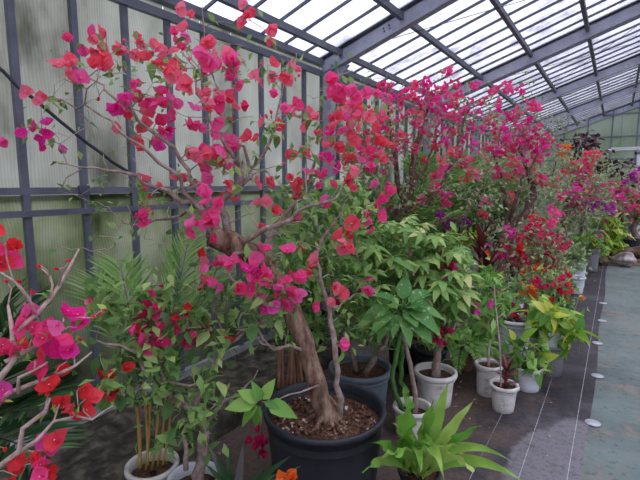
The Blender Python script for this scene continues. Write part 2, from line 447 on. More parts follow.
# floor materials
def mat_mat():
    m, nt, out = nodes_of('woven_ground_cover')
    geo = nt.nodes.new('ShaderNodeNewGeometry')
    sep = nt.nodes.new('ShaderNodeSeparateXYZ')
    nt.links.new(geo.outputs['Position'], sep.inputs[0])
    nz = N(nt, 'ShaderNodeTexNoise', Scale=2.2, Detail=8.0, Roughness=0.65)
    nt.links.new(geo.outputs['Position'], nz.inputs['Vector'])
    # dark wet cloth against dry dusty cloth
    r = ramp(nt, [(0.30, (0.022, 0.019, 0.023)), (0.52, (0.046, 0.041, 0.049)), (0.70, (0.10, 0.092, 0.105))])
    nt.links.new(nz.outputs['Fac'], r.inputs[0])
    # dry patch with a ragged outline on the walkway side
    xo = math_n(nt, 'MULTIPLY', math_n(nt, 'ADD', sep.outputs['X'], 0.10), 2.6)
    yo = math_n(nt, 'MULTIPLY', math_n(nt, 'ADD', sep.outputs['Y'], -2.55), 1.05)
    dd = math_n(nt, 'SQRT', math_n(nt, 'ADD', math_n(nt, 'MULTIPLY', xo, xo), math_n(nt, 'MULTIPLY', yo, yo)))
    dd = math_n(nt, 'ADD', dd, math_n(nt, 'MULTIPLY', nz.outputs['Fac'], 0.8))
    rp = ramp(nt, [(0.0, (1, 1, 1)), (0.93, (1, 1, 1)), (0.99, (0, 0, 0))])
    nt.links.new(math_n(nt, 'MULTIPLY', dd, 0.8), rp.inputs[0])
    mx = N(nt, 'ShaderNodeMixRGB')
    nt.links.new(rp.outputs[0], mx.inputs[0])
    nt.links.new(r.outputs[0], mx.inputs[1])
    mx.inputs[2].default_value = (0.175, 0.167, 0.185, 1)
    # brown earth washed over the cloth near the pots
    nz2 = N(nt, 'ShaderNodeTexNoise', Scale=3.5, Detail=7.0, Roughness=0.7)
    nt.links.new(geo.outputs['Position'], nz2.inputs['Vector'])
    xm = math_n(nt, 'MULTIPLY', math_n(nt, 'ADD', sep.outputs['X'], 0.45), -0.45)
    rb = ramp(nt, [(0.46, (0, 0, 0)), (0.66, (1, 1, 1))])
    nt.links.new(math_n(nt, 'ADD', nz2.outputs['Fac'], math_n(nt, 'MINIMUM', xm, 0.15)), rb.inputs[0])
    mb = N(nt, 'ShaderNodeMixRGB')
    nt.links.new(math_n(nt, 'MULTIPLY', rb.outputs[0], 0.9), mb.inputs[0])
    nt.links.new(mx.outputs[0], mb.inputs[1])
    mb.inputs[2].default_value = (0.125, 0.085, 0.07, 1)
    # woven guide lines
    fx = math_n(nt, 'FRACT', math_n(nt, 'MULTIPLY', math_n(nt, 'ADD', sep.outputs['X'], 0.11 + 2.2), 1 / 0.22))
    ln = math_n(nt, 'LESS_THAN', math_n(nt, 'ABSOLUTE', math_n(nt, 'ADD', math_n(nt, 'FRACT', math_n(nt, 'ADD', fx, 0.5)), -0.5)), 0.008)
    ml = N(nt, 'ShaderNodeMixRGB')
    nt.links.new(math_n(nt, 'MULTIPLY', ln, math_n(nt, 'SUBTRACT', 0.85, math_n(nt, 'MULTIPLY', rb.outputs[0], 0.75))), ml.inputs[0])
    nt.links.new(mb.outputs[0], ml.inputs[1])
    ml.inputs[2].default_value = (0.5, 0.5, 0.52, 1)
    p = N(nt, 'ShaderNodeBsdfPrincipled', Roughness=0.62)
    p.inputs['Specular IOR Level'].default_value = 0.35
    wv = N(nt, 'ShaderNodeTexNoise', Scale=60.0, Detail=4.0)
    nt.links.new(geo.outputs['Position'], wv.inputs['Vector'])
    gr = N(nt, 'ShaderNodeTexNoise', Scale=38.0, Detail=6.0, Roughness=0.75)
    nt.links.new(geo.outputs['Position'], gr.inputs['Vector'])
    rg = ramp(nt, [(0.35, (0.55, 0.53, 0.52)), (0.52, (1, 1, 1)), (0.68, (1.0, 0.98, 0.95))])
    nt.links.new(gr.outputs['Fac'], rg.inputs[0])
    mg = N(nt, 'ShaderNodeMixRGB', blend_type='MULTIPLY')
    mg.inputs[0].default_value = 1.0
    nt.links.new(ml.outputs[0], mg.inputs[1])
    nt.links.new(rg.outputs[0], mg.inputs[2])
    nt.links.new(mg.outputs[0], p.inputs['Base Color'])
    b = N(nt, 'ShaderNodeBump', Strength=0.4, Distance=0.006)
    nt.links.new(wv.outputs['Fac'], b.inputs['Height'])
    nt.links.new(b.outputs[0], p.inputs['Normal'])
    nt.links.new(p.outputs[0], out.inputs[0])
    return m


def mat_path():
    m, nt, out = nodes_of('green_grey_walkway')
    geo = nt.nodes.new('ShaderNodeNewGeometry')
    nz = N(nt, 'ShaderNodeTexNoise', Scale=1.3, Detail=9.0, Roughness=0.62)
    nt.links.new(geo.outputs['Position'], nz.inputs['Vector'])
    r = ramp(nt, [(0.30, (0.07, 0.085, 0.085)), (0.5, (0.125, 0.165, 0.155)), (0.70, (0.18, 0.225, 0.21))])
    nt.links.new(nz.outputs['Fac'], r.inputs[0])
    nz2 = N(nt, 'ShaderNodeTexNoise', Scale=2.4, Detail=9.0, Roughness=0.72, Distortion=0.6)
    mp = N(nt, 'ShaderNodeMapping')
    mp.inputs['Scale'].default_value = (0.8, 1.6, 1)
    nt.links.new(geo.outputs['Position'], mp.inputs[0])
    nt.links.new(mp.outputs[0], nz2.inputs['Vector'])
    rb = ramp(nt, [(0.52, (0, 0, 0)), (0.62, (1, 1, 1))])
    nt.links.new(nz2.outputs['Fac'], rb.inputs[0])
    mx = N(nt, 'ShaderNodeMixRGB')
    nt.links.new(math_n(nt, 'MULTIPLY', rb.outputs[0], 0.65), mx.inputs[0])
    nt.links.new(r.outputs[0], mx.inputs[1])
    mx.inputs[2].default_value = (0.24, 0.195, 0.15, 1)
    p = N(nt, 'ShaderNodeBsdfPrincipled', Roughness=0.7)
    gr = N(nt, 'ShaderNodeTexNoise', Scale=16.0, Detail=8.0, Roughness=0.75)
    nt.links.new(geo.outputs['Position'], gr.inputs['Vector'])
    rg = ramp(nt, [(0.34, (0.45, 0.43, 0.42)), (0.46, (1, 1, 1)), (0.68, (1.0, 0.98, 0.95))])
    nt.links.new(gr.outputs['Fac'], rg.inputs[0])
    mg = N(nt, 'ShaderNodeMixRGB', blend_type='MULTIPLY')
    mg.inputs[0].default_value = 1.0
    nt.links.new(mx.outputs[0], mg.inputs[1])
    nt.links.new(rg.outputs[0], mg.inputs[2])
    nt.links.new(mg.outputs[0], p.inputs['Base Color'])
    b = N(nt, 'ShaderNodeBump', Strength=0.3, Distance=0.01)
    nt.links.new(nz2.outputs['Fac'], b.inputs['Height'])
    nt.links.new(b.outputs[0], p.inputs['Normal'])
    nt.links.new(p.outputs[0], out.inputs[0])
    return m


M['mat'] = mat_mat()
M['path'] = mat_path()

# ------------------------------------------------------------------ setting: ground, kerb, walls, roof
WX, WH = -2.70, 2.75            # side wall plane, eave height
Y0, YE = -1.80, 15.87           # near end, far gable
PITCHR = 0.34                   # roof rise per metre
BAY, NB = 2.95, 6
RAFT = [4.07 - 2 * BAY + 0 * BAY + i * BAY for i in range(7)]   # -1.83 ... 15.87
SP = BAY / 9.0                  # bar and post spacing
RIDGE_X = 2.12
RW = 2 * RIDGE_X - WX           # opposite wall
ROOF0 = 2.90                    # sheet height above the side wall


def roofz(x):
    return ROOF0 + PITCHR * (min(x, 2 * RIDGE_X - x) - WX)


b = MB(); b.box(-14, 18, -8, 32, -0.30, -0.03)
tag(b.build('ground_outside', M['bank']), 'grassy ground outside the greenhouse', 'ground', kind='structure')
b = MB(); b.box(-0.10, RW, Y0, YE, -0.03, 0.002)
tag(b.build('floor', M['path']), 'worn green-grey walkway surface', 'floor', kind='structure')
# woven mat: gently uneven sheet
gm = MB()
nx, ny = 16, 110
vsm = []
for j in range(ny + 1):
    for i in range(nx + 1):
        x = -1.99 + (1.99 - 0.04) * i / nx
        y = Y0 + (YE - Y0) * j / ny
        e = 0.004 * math.sin(x * 7 + 1.3 * y) * math.sin(y * 2.7) if 0 < i < nx else 0
        xx = x + (0.012 * math.sin(y * 1.9) if i == nx else 0)
        vsm.append((xx, y, 0.007 + e * 0.8))
gm.add(vsm, [(j * (nx + 1) + i, j * (nx + 1) + i + 1, (j + 1) * (nx + 1) + i + 1, (j + 1) * (nx + 1) + i) for j in range(ny) for i in range(nx)])
gmo = gm.build('floor_mat', M['mat'])
tag(gmo, 'black woven ground-cover cloth with thin white lines under the pots', 'ground cover', kind='structure')
b = MB(); b.box(WX, -0.04, Y0, YE, -0.03, 0.001)
tag(b.build('floor_base', M['soil']), 'bare earth below the ground-cover cloth', 'floor', kind='structure')

# raised bed with rough concrete kerb along the wall
kb = MB()
prof = [(-1.965, 0.0), (-1.975, 0.06), (-1.985, 0.105), (-2.01, 0.125), (-2.10, 0.13), (-2.13, 0.12)]
ys = np.arange(Y0, YE + 0.01, 0.12)
vk = []
for y in ys:
    for (x, z) in prof:
        vk.append((x + rng.normal(0, 0.007), y, max(0, z + (rng.normal(0, 0.006) if z > 0 else 0))))
n = len(prof)
kb.add(vk, [(j * n + i, j * n + i + 1, (j + 1) * n + i + 1, (j + 1) * n + i) for j in range(len(ys) - 1) for i in range(n - 1)])
tag(kb.build('trim_kerb', M['concrete']), 'low rough mossy concrete kerb along the side wall', 'kerb', kind='structure')
sb = MB()
xs = np.linspace(-2.13, WX + 0.01, 9)
vk = [(x, y, 0.10 + rng.normal(0, 0.014)) for y in ys for x in xs]
n = len(xs)
sb.add(vk, [(j * n + i, j * n + i + 1, (j + 1) * n + i + 1, (j + 1) * n + i) for j in range(len(ys) - 1) for i in range(n - 1)])
tag(sb.build('floor_bed', M['concrete']), 'dark earth bed between kerb and side wall', 'bed', kind='structure')

# grass bank outside the side wall, with a dark overhanging foot
bk = MB()
ysb = np.arange(-4, 20, 0.35)
pf = [(-2.95, -0.1), (-2.98, 0.45), (-3.1, 0.78), (-3.02, 0.86), (-3.25, 1.0), (-3.8, 1.22), (-4.6, 1.42), (-6.0, 1.6), (-9.0, 1.7)]
vk = []
for y in ysb:
    for (x, z) in pf:
        vk.append((x + rng.normal(0, 0.03), y, z + 0.06 * math.sin(y * 1.7 + x) + rng.normal(0, 0.02)))
n = len(pf)
bk.add(vk, [(j * n + i, j * n + i + 1, (j + 1) * n + i + 1, (j + 1) * n + i) for j in range(len(ysb) - 1) for i in range(n - 1)])
tag(bk.build('terrain_bank', M['bank']), 'grassy earth bank outside the side wall', 'bank', kind='structure')


def wall_side(name, X, sgn, label):
    w = empty(name, (X, 0, 0))
    tag(w, label, 'wall', kind='structure')
    SPW = SP if sgn == 1 else SP * 3
    k = int(round((YE - Y0) / SPW))
    # posts and sheets share mesh data
    pm = MB(); pm.box(-0.018, 0.018, -0.018, 0.018, 0, WH); pm = pm.mesh('post', M['steel'])
    pu = MB(); pu.box(-0.003, 0.003, -SPW / 2 + 0.004, SPW / 2 - 0.004, 1.50, WH + 0.09); pu = pu.mesh('sheet_upper', M['wallpane'] if sgn == 1 else M['roofpane'])
    pl = MB(); pl.box(-0.003, 0.003, -SPW / 2 + 0.004, SPW / 2 - 0.004, 0.10, 1.53); pl = pl.mesh('sheet_lower', M['wallpane_low'] if sgn == 1 else M['roofpane'])
    for i in range(k + 1):
        y = 4.07 - 18 * SP + i * SPW
        if y > YE + 0.05: break
        link('post', pm, w, Matrix.Translation((X, y, 0)))
        if y + SPW <= YE + 0.05:
            link('sheet', pu, w, Matrix.Translation((X - sgn * 0.034, y + SPW / 2, 0)))
            link('sheet', pl, w, Matrix.Translation((X - sgn * 0.024, y + SPW / 2, 0)))
    for z0, z1, off in ((1.535, 1.575, 0.0), (1.415, 1.450, 0.028), (2.72, 2.775, 0.022), (0.10, 0.16, 0.0)):
        r = MB(); r.box(X + sgn * off - 0.02, X + sgn * off + 0.02, Y0, YE, z0, z1)
        r.build('rail', M['alu'] if z0 < 0.2 else M['steel'], w)
    r = MB(); r.box(X - 0.05, X + 0.035, Y0, YE, 2.835, 2.895)
    r.build('eave_rail', M['steel'], w)
    # small clamp where the rails meet one post
    for yy in (1.10 + SP, 3.75):
        c = MB(); c.box(X + sgn * 0.018, X + sgn * 0.045, yy - 0.03, yy + 0.03, 1.525, 1.585); c.build('clamp', M['bar'], w)
    return w


wl = wall_side('wall_left', WX, 1, 'side wall of weathered translucent sheets between blue-grey steel posts')
wr = wall_side('wall_right', RW, -1, 'unseen opposite side wall of sheets made clear to let in side light, between steel posts')  # out of view; its sheets are clear so fill light comes in sideways

# roof: rafters, purlins, glazing bars, sheets
roof = empty('ceiling', (0, 0, 0))
tag(roof, 'sloping greenhouse roof of clear sheets on steel rafters and purlins', 'roof', kind='structure')
for yr in RAFT:
    for sgn, X in ((1, WX), (-1, RW)):
        rb_ = MB()
        a = Vector((X, yr, WH + 0.07)); c = Vector((RIDGE_X, yr, WH + 0.07 + PITCHR * (RIDGE_X - WX)))
        # I-section: web and two flanges
        rb_.bar(a, c, 0.014, 0.18)
        up = Vector((-PITCHR * sgn, 0, 1)).normalized()
        for s_ in (-0.088, 0.088):
            rb_.bar(a + up * s_, c + up * s_, 0.09, 0.012)
        rb_.build('rafter', M['rafter'], roof)
        if abs(yr - 1.12) < 0.1: continue   # no column under this rafter
        cb = MB(); cb.box(X - 0.02 + sgn * 0.06, X + sgn * 0.06 + 0.08 * sgn, yr - 0.045, yr + 0.045, 0, WH + 0.08)
        cb.build('column', M['rafter'], roof)
        g = MB(); g.add([(X + sgn * 0.02, yr - 0.012, 2.60), (X + sgn * 0.15, yr - 0.012, 2.60), (X + sgn * 0.34, yr - 0.012, 2.80), (X + sgn * 0.02, yr - 0.012, 2.80),
                         (X + sgn * 0.02, yr + 0.012, 2.60), (X + sgn * 0.15, yr + 0.012, 2.60), (X + sgn * 0.34, yr + 0.012, 2.80), (X + sgn * 0.02, yr + 0.012, 2.80)],
                        [(0, 1, 2, 3), (7, 6, 5, 4), (0, 4, 5, 1), (1, 5, 6, 2), (2, 6, 7, 3), (3, 7, 4, 0)], 0, 0, False)
        g.build('gusset', M['rafter'], roof)
        if sgn < 0 or yr > 8: continue
        # bolts on the web
        for q in range(4):
            t_ = 0.05 + 0.03 * (q % 2); zz = 0.03 * (q // 2) - 0.015
            bm_ = MB(); pt = a + (c - a) * (0.13 + t_ * 0.4) + up * zz
            bm_.lathe([(0.0001, 0.01), (0.008, 0.008), (0.008, 0)], 8)
            link('bolt', bm_.mesh('bolt', M['bar']), roof, Matrix.Translation(pt + Vector((0, -0.007, 0))) @ Matrix.Rotation(math.pi / 2, 4, 'X'))
PURX = [-2.46 + 0.665 * i for i in range(7)]
for x in PURX:
    for xx in (x, 2 * RIDGE_X - x):
        pb = MB(); pb.box(xx - 0.022, xx + 0.022, Y0, YE, roofz(x) - 0.085, roofz(x) - 0.026)
        pb.build('purlin', M['steel'], roof)
pb = MB(); pb.box(RIDGE_X - 0.05, RIDGE_X + 0.05, Y0, YE, roofz(RIDGE_X) - 0.05, roofz(RIDGE_X) + 0.03); pb.build('ridge_beam', M['steel'], roof)
k = int(round((YE - Y0) / SP))
bar_m = {}
for sgn in (1, -1):
    q = MB()
    X = WX if sgn == 1 else RW
    q.bar((0, 0, 0), (RIDGE_X - X, 0, PITCHR * (RIDGE_X - WX)), 0.014, 0.026)
    bar_m[sgn] = (q.mesh('glazing_bar', M['bar']), X)
pan_m = {}
edges = [WX - 0.08] + PURX[1:] + [RIDGE_X]
for sgn in (1, -1):
    for ei in range(len(edges) - 1):
        x0, x1 = edges[ei], (edges[ei + 1] if sgn == 1 else edges[-1])
        q = MB()
        z0, z1 = 0.0, PITCHR * (x1 - x0)
        hy = SP / 2 - 0.003
        dx = (x1 - x0) * sgn
        q.add([(0, -hy, z0), (dx, -hy, z1), (dx, hy, z1), (0, hy, z0), (0, -hy, z0 + .004), (dx, -hy, z1 + .004), (dx, hy, z1 + .004), (0, hy, z0 + .004)],
              [(0, 1, 2, 3), (7, 6, 5, 4), (0, 4, 5, 1), (1, 5, 6, 2), (2, 6, 7, 3), (3, 7, 4, 0)], 0, 0, False)
        pan_m[(sgn, ei)] = q.mesh('roof_sheet', M['roofpane'])
for i in range(k + 1):
    y = 4.07 - 18 * SP + i * SP
    for sgn in (1, -1):
        me, X = bar_m[sgn]
        link('glazing_bar', me, roof, Matrix.Translation((X, y, ROOF0 - 0.012)))
        if i < k:
            for ei in range(len(edges) - 1):
                if sgn == -1 and ei: continue
                x0 = edges[ei] if sgn == 1 else 2 * RIDGE_X - edges[ei]
                link('roof_sheet', pan_m[(sgn, ei)], roof, Matrix.Translation((x0, y + SP / 2, ROOF0 + PITCHR * (edges[ei] - WX) + 0.003)))
# thin wind-brace wires under the third bay
for (ya, xa, yb, xb) in ((7.1, -1.9, 9.9, 1.6), (7.1, 0.6, 9.9, -1.6), (4.15, -2.2, 6.9, 1.8), (10.1, -1.5, 12.9, 1.2)):
    wb = MB(); wb.tube([(xa, ya, roofz(xa) - 0.09), (xb, yb, roofz(xb) - 0.09)], 0.004, 5); wb.build('brace_wire', M['bar'], roof)

# gable walls
for nm, Yg, lab in (('wall_back', YE, 'far gable wall of green-tinged translucent sheets on a steel grid'), ('wall_front', Y0, 'unseen near gable wall of sheets made clear to let in more light, on a steel grid')):
    g = empty(nm, (0, Yg, 0)); tag(g, lab, 'wall', kind='structure')
    gx = np.arange(WX, RW + 0.01, 0.617)
    for i in range(len(gx)):
        x = float(gx[i])
        q = MB(); q.box(x - 0.02, x + 0.02, Yg - 0.02, Yg + 0.02, 0, roofz(x) - 0.03); q.build('post', M['steel'], g)
        if i < len(gx) - 1:
            x1 = float(gx[i + 1])
            zs = [0.0, 0.85, 1.70, 2.30]
            zc = min(roofz(x), roofz(x1)) - 0.02
            lv = zs + [z for z in (2.95, 3.6, 4.2) if z < zc - 0.25]
            for a_, b_ in zip(lv, lv[1:] + [None]):
                q = MB()
                if b_ is None:
                    t0, t1 = roofz(x) - 0.02, roofz(x1) - 0.02
                else:
                    t0 = t1 = b_ - 0.006
                q.add([(x + .006, Yg + .02, a_), (x1 - .006, Yg + .02, a_), (x1 - .006, Yg + .02, t1), (x + .006, Yg + .02, t0),
                       (x + .006, Yg + .025, a_), (x1 - .006, Yg + .025, a_), (x1 - .006, Yg + .025, t1), (x + .006, Yg + .025, t0)],
                      [(0, 1, 2, 3), (7, 6, 5, 4), (0, 4, 5, 1), (1, 5, 6, 2), (2, 6, 7, 3), (3, 7, 4, 0)], 0, 0, False)
                q.build('sheet', M['endpane'] if nm == 'wall_back' else M['roofpane'], g)  # unseen near gable gets clear sheets to add light from behind the camera
    for z in (0.85, 1.70, 2.30, 2.95, 3.6):
        hx = 0 if z < 2.85 else (z - 2.85) / PITCHR
        q = MB(); q.box(WX + hx, RW - hx, Yg - 0.03, Yg + 0.01, z - 0.022, z + 0.022); q.build('rail', M['steel'], g)
# door in the far gable
dr = empty('door_1', (0.75, YE - 0.05, 0)); tag(dr, 'plain pale grey door in the far gable wall', 'door', kind='structure')
q = MB(); q.box(0.42, 1.32, YE - 0.075, YE - 0.035, 0.0, 2.42); q.build('door_leaf', M['white_paint'], dr)
for x0, x1, z0, z1 in ((0.36, 0.42, 0, 2.48), (1.32, 1.38, 0, 2.48), (0.36, 1.38, 2.42, 2.48)):
    q = MB(); q.box(x0, x1, YE - 0.09, YE - 0.032, z0, z1); q.build('door_frame', M['steel'], dr)
q = MB(); q.box(1.2, 1.26, YE - 0.12, YE - 0.075, 1.0, 1.04); q.build('door_handle', M['bar'], dr)
#--MORE--
# ------------------------------------------------------------------ small fittings of the house
cb_ = MB()
p0, p1 = at(-30, 42, 1.98), at(216, 216, 2.70)
pts = [p0.lerp(p1, i / 20) + Vector((0, 0, -0.10 * math.sin(math.pi * i / 20))) + rv(0.002) for i in range(21)]
p0b = Vector((WX + 0.12, 0.25, 2.62))
cb_.tube([at(-60, 20, 1.88)] + pts, 0.0085, 6)
tag(cb_.build('cable', M['cable']), 'dark cable running down aslant in front of the side wall', 'cable')
cw = MB()
pts = [at(12 + 0.11 * y + 3 * math.sin(y / 23.0), y, 2.62 + 0.02 * math.sin(y / 40)) for y in range(-40, 330, 12)]
cw.tube(pts, 0.0035, 5)
tag(cw.build('hanging_wire', M['cable']), 'thin dark wire hanging down beside the first wall post', 'wire')
pn = MB(); pn.lathe([(0.0001, 0.005), (0.012, 0.006), (0.018, 0.004), (0.044, 0.003), (0.047, 0.0)], 20); pn = pn.mesh('fixing_pin', M['pin'])
WHERE = {(-0.02, 3.31): 'nearest the camera', (-0.02, 4.18): 'second along the cloth edge', (-0.05, 5.07): 'third along the cloth edge', (-0.03, 5.95): 'fourth along the cloth edge', (-0.04, 6.85): 'farthest seen along the cloth edge'}
for (x, y), w_ in WHERE.items():
    o = link('fixing_pin', pn, None, Matrix.Translation((x, y, 0.010)))
    tag(o, 'flat grey disc pin holding ground cover, ' + w_.replace('nearest the camera', 'first along the cloth edge'), 'pin', 'disc pins along the walkway edge')
tb = empty('tube_lamp', (0.5, 14.2, 2.5))
tag(tb, 'white tube lamp hanging before the far gable wall', 'lamp')
q = MB(); q.tube([(-0.26, 14.2, 2.46), (1.3, 14.2, 2.46)], 0.03, 10); q.build('tube', M['white_paint'], tb)
q = MB(); q.box(-0.2, 1.25, 14.17, 14.23, 2.49, 2.53); q.build('housing', M['white_paint'], tb)
for x in (0.0, 1.1):
    q = MB(); q.tube([(x, 14.2, 2.52), (x, 14.2, roofz(x) - 0.05)], 0.004, 5); q.build('hanger', M['bar'], tb)

# ------------------------------------------------------------------ leaf, bract and flower shapes
def blade(prof, n, length=1.0, width=0.5, fold=0.12, curl=0.25, wave=0.0, up0=0.0):
    """leaf along +Y: three vertex columns; prof(t) gives half width"""
    vs_, fs = [], []
    for i in range(n + 1):
        t = i / n
        y = length * t
        z = up0 * y - curl * t * t * length
        w = prof(t) * width
        dz = wave * math.sin(t * 11)
        vs_ += [(-w, y, z + fold * w * 2 + dz), (0, y, z), (w, y, z + fold * w * 2 - dz)]
    for i in range(n):
        for j in (0, 1):
            a = i * 3 + j
            fs.append((a, a + 1, a + 4, a + 3))
    return vs_, fs


ovate = lambda t: max(0.02, math.sin(math.pi * min(1, t ** 0.75)) ** 0.8 * (1.05 - 0.35 * t)) if t < 1 else 0.0
heart = lambda t: [0.14, 0.44, 0.55, 0.50, 0.31, 0.03][int(round(t * 5))] * 2
lance = lambda t: max(0.0, math.sin(math.pi * t ** 0.7)) ** 0.9


def leaf_mesh(name, mat, prof=ovate, n=4, width=0.3, fold=0.15, curl=0.3, wave=0.0):
    q = MB()
    v, f = blade(prof, n, 1.0, width, fold, curl, wave)
    q.add(v, f)
    return q.mesh(name, mat)


LEAFV = {}
def leaf_variants(key, mat, **kw):
    LEAFV[key] = [leaf_mesh('leaf_' + key, mat, fold=fo, curl=cu, width=kw.get('width', 0.3) * ws, prof=kw.get('prof', ovate), n=kw.get('n', 4))
                  for fo, cu, ws in ((0.12, 0.15, 1), (0.2, 0.35, 0.9), (0.05, 0.25, 1.1), (0.25, 0.55, 1))]
leaf_variants('boug', M['leaf'], width=0.31)
leaf_variants('bright', M['leaf_bright'], width=0.30)
leaf_variants('yellow', M['leaf_yellow'], width=0.24)
leaf_variants('red', M['leaf_red'], width=0.14, prof=lance)
leaf_variants('purple', M['leaf_purple'], width=0.34)
leaf_variants('dumb', M['leaf_dumb'], width=0.27, n=6)
leaf_variants('var', M['leaf_var'], width=0.2, prof=lance)


def ring_bracts(q, c, ax, size, opening, n, seed, mi=0, nb=3, tint=0.0):
    """three papery bracts cupped round an axis"""
    r = random.Random(seed)
    ax = Vector(ax).normalized()
    u = ax.orthogonal().normalized()
    w = ax.cross(u)
    ph = r.random() * 6.28
    for k_ in range(nb):
        a = ph + k_ * 2 * math.pi / nb + r.uniform(-0.25, 0.25)
        rad = u * math.cos(a) + w * math.sin(a)
        op = opening + r.uniform(-0.2, 0.2)
        d = ax * math.cos(op) + rad * math.sin(op)
        nm = rad * -math.cos(op) + ax * math.sin(op)
        sd = d.cross(nm)
        v, f = blade(heart, 5, 1.0, 0.55, -0.16, r.uniform(-0.15, 0.45), r.uniform(0.02, 0.09)) if n == 5 else blade(lambda t: [0.15, 0.55, 0.0][int(round(t * 2))] * 2, 2, 1.0, 0.5, -0.15, r.uniform(0, 0.35))
        s_ = size * r.uniform(0.85, 1.12)
        q.add([c + (sd * p[0] + d * p[1] + nm * -p[2]) * s_ for p in v], f, mi, tint)


def flower_mesh(color, seed):
    q = MB()
    r = random.Random(seed)
    ring_bracts(q, Vector((0, 0, 0)), (0, 0, 1), 1.0, [0.45, 0.8, 1.1, 0.6, 0.95][seed % 5], 5, seed)
    # slender tube with a small pale star
    h = 0.42
    q.tube([(0, 0, 0), (0.03, 0.02, h)], [0.035, 0.05], 4, 0, 0, False)
    st = [(0.03, 0.02, h - 0.01)] + [(0.03 + (0.075 if j % 2 == 0 else 0.03) * math.cos(j * math.pi / 5), 0.02 + (0.075 if j % 2 == 0 else 0.03) * math.sin(j * math.pi / 5), h + 0.03) for j in range(10)]
    q.add(st, [(0, 1 + j, 1 + (j + 1) % 10) for j in range(10)], 1)
    return q.mesh('flower_' + color, [M[color], M['star']])


def bud_mesh(color, seed):
    q = MB()
    ring_bracts(q, Vector((0, 0, 0)), (0, 0, 1), 0.7, 0.30, 5, seed)
    ring_bracts(q, Vector((0.05, 0.1, -0.05)), (0.3, 0.4, 1), 0.5, 0.35, 5, seed + 9)
    return q.mesh('bud_' + color, [M[color]])


def cluster_mesh(color, seed, k=9):
    q = MB()
    r = random.Random(seed)
    for i in range(k):
        d = Vector((r.gauss(0, 1), r.gauss(0, 1), r.gauss(0, 0.8))).normalized()
        ring_bracts(q, d * r.uniform(0.15, 0.70), d + Vector((0, 0, 0.3)), 0.62, r.uniform(0.5, 1.1), 2, seed * 31 + i, 0, 3, r.uniform(0, 0.45))
    return q.mesh('cluster_' + color, [M[color]])


CACHE = {}
def cached(fn, *a):
    key = (fn.__name__,) + a
    if key not in CACHE:
        CACHE[key] = fn(*a)
    return CACHE[key]


def scatter_leaves(q, pts, size, prof, width, n=2, up=0.6, fold=0.15, curl=0.3, jitter=0.03, outward=None):
    """many small leaves in one mesh"""
    v, f = blade(prof, n, 1.0, width, fold, curl)
    for p in pts:
        d = rv() + Vector((0, 0, -0.2))
        if outward is not None:
            d += (Vector(p) - outward).normalized() * 1.2
        m = frame(Vector(p) + rv(jitter), d, rv(0.6) + Vector((0, 0, up + 0.4)), size * rng.uniform(0.65, 1.25))
        q.add([m @ Vector(x) for x in v], f, 0, float(rng.uniform(0.02, 0.98)))


# ------------------------------------------------------------------ pots
def pot(parent, c, r_top, r_bot, h, mat, lip=0.016, soil=0.06, sides=40, name='pot', wall=0.008, mound=0.0):
    """tapered pot with rolled lip, inner wall and soil; c = centre of its foot"""
    q = MB()
    c = Vector(c)
    ls = h - soil
    r_s = r_bot + (r_top - r_bot) * ls / h - wall
    prof = [(0.001, 0.004), (r_bot - 0.01, 0.0), (r_bot, 0.008)]
    for t in (0.25, 0.5, 0.75):
        prof.append((r_bot + (r_top - lip - r_bot) * t, h * t * 0.95))
    prof += [(r_top - lip, h - lip * 1.9), (r_top - lip * 0.2, h - lip * 1.7), (r_top, h - lip), (r_top - lip * 0.15, h - lip * 0.2), (r_top - lip * 0.6, h),
             (r_top - lip - wall, h - lip * 0.4), (r_s, ls - 0.01)]
    q.lathe(prof, sides, c)
    p = q.build(name, mat, parent)
    # soil: bumpy disc
    q = MB()
    rings = 7
    vs_ = [(c.x, c.y, c.z + ls + mound)]
    for i in range(1, rings + 1):
        for j in range(24):
            a = j * math.pi / 12
            r_ = (r_s - 0.002) * i / rings
            vs_.append((c.x + r_ * math.cos(a), c.y + r_ * math.sin(a), c.z + ls + mound * (1 - i / rings) + (rng.normal(0, 0.006) if i < rings else -0.004)))
    fs = [(0, 1 + j, 1 + (j + 1) % 24) for j in range(24)]
    for i in range(rings - 1):
        for j in range(24):
            a = 1 + i * 24
            fs.append((a + j, a + (j + 1) % 24, a + 24 + (j + 1) % 24, a + 24 + j))
    q.add(vs_, fs)
    q.build('soil', M['soil'], parent)
    return c + Vector((0, 0, ls))


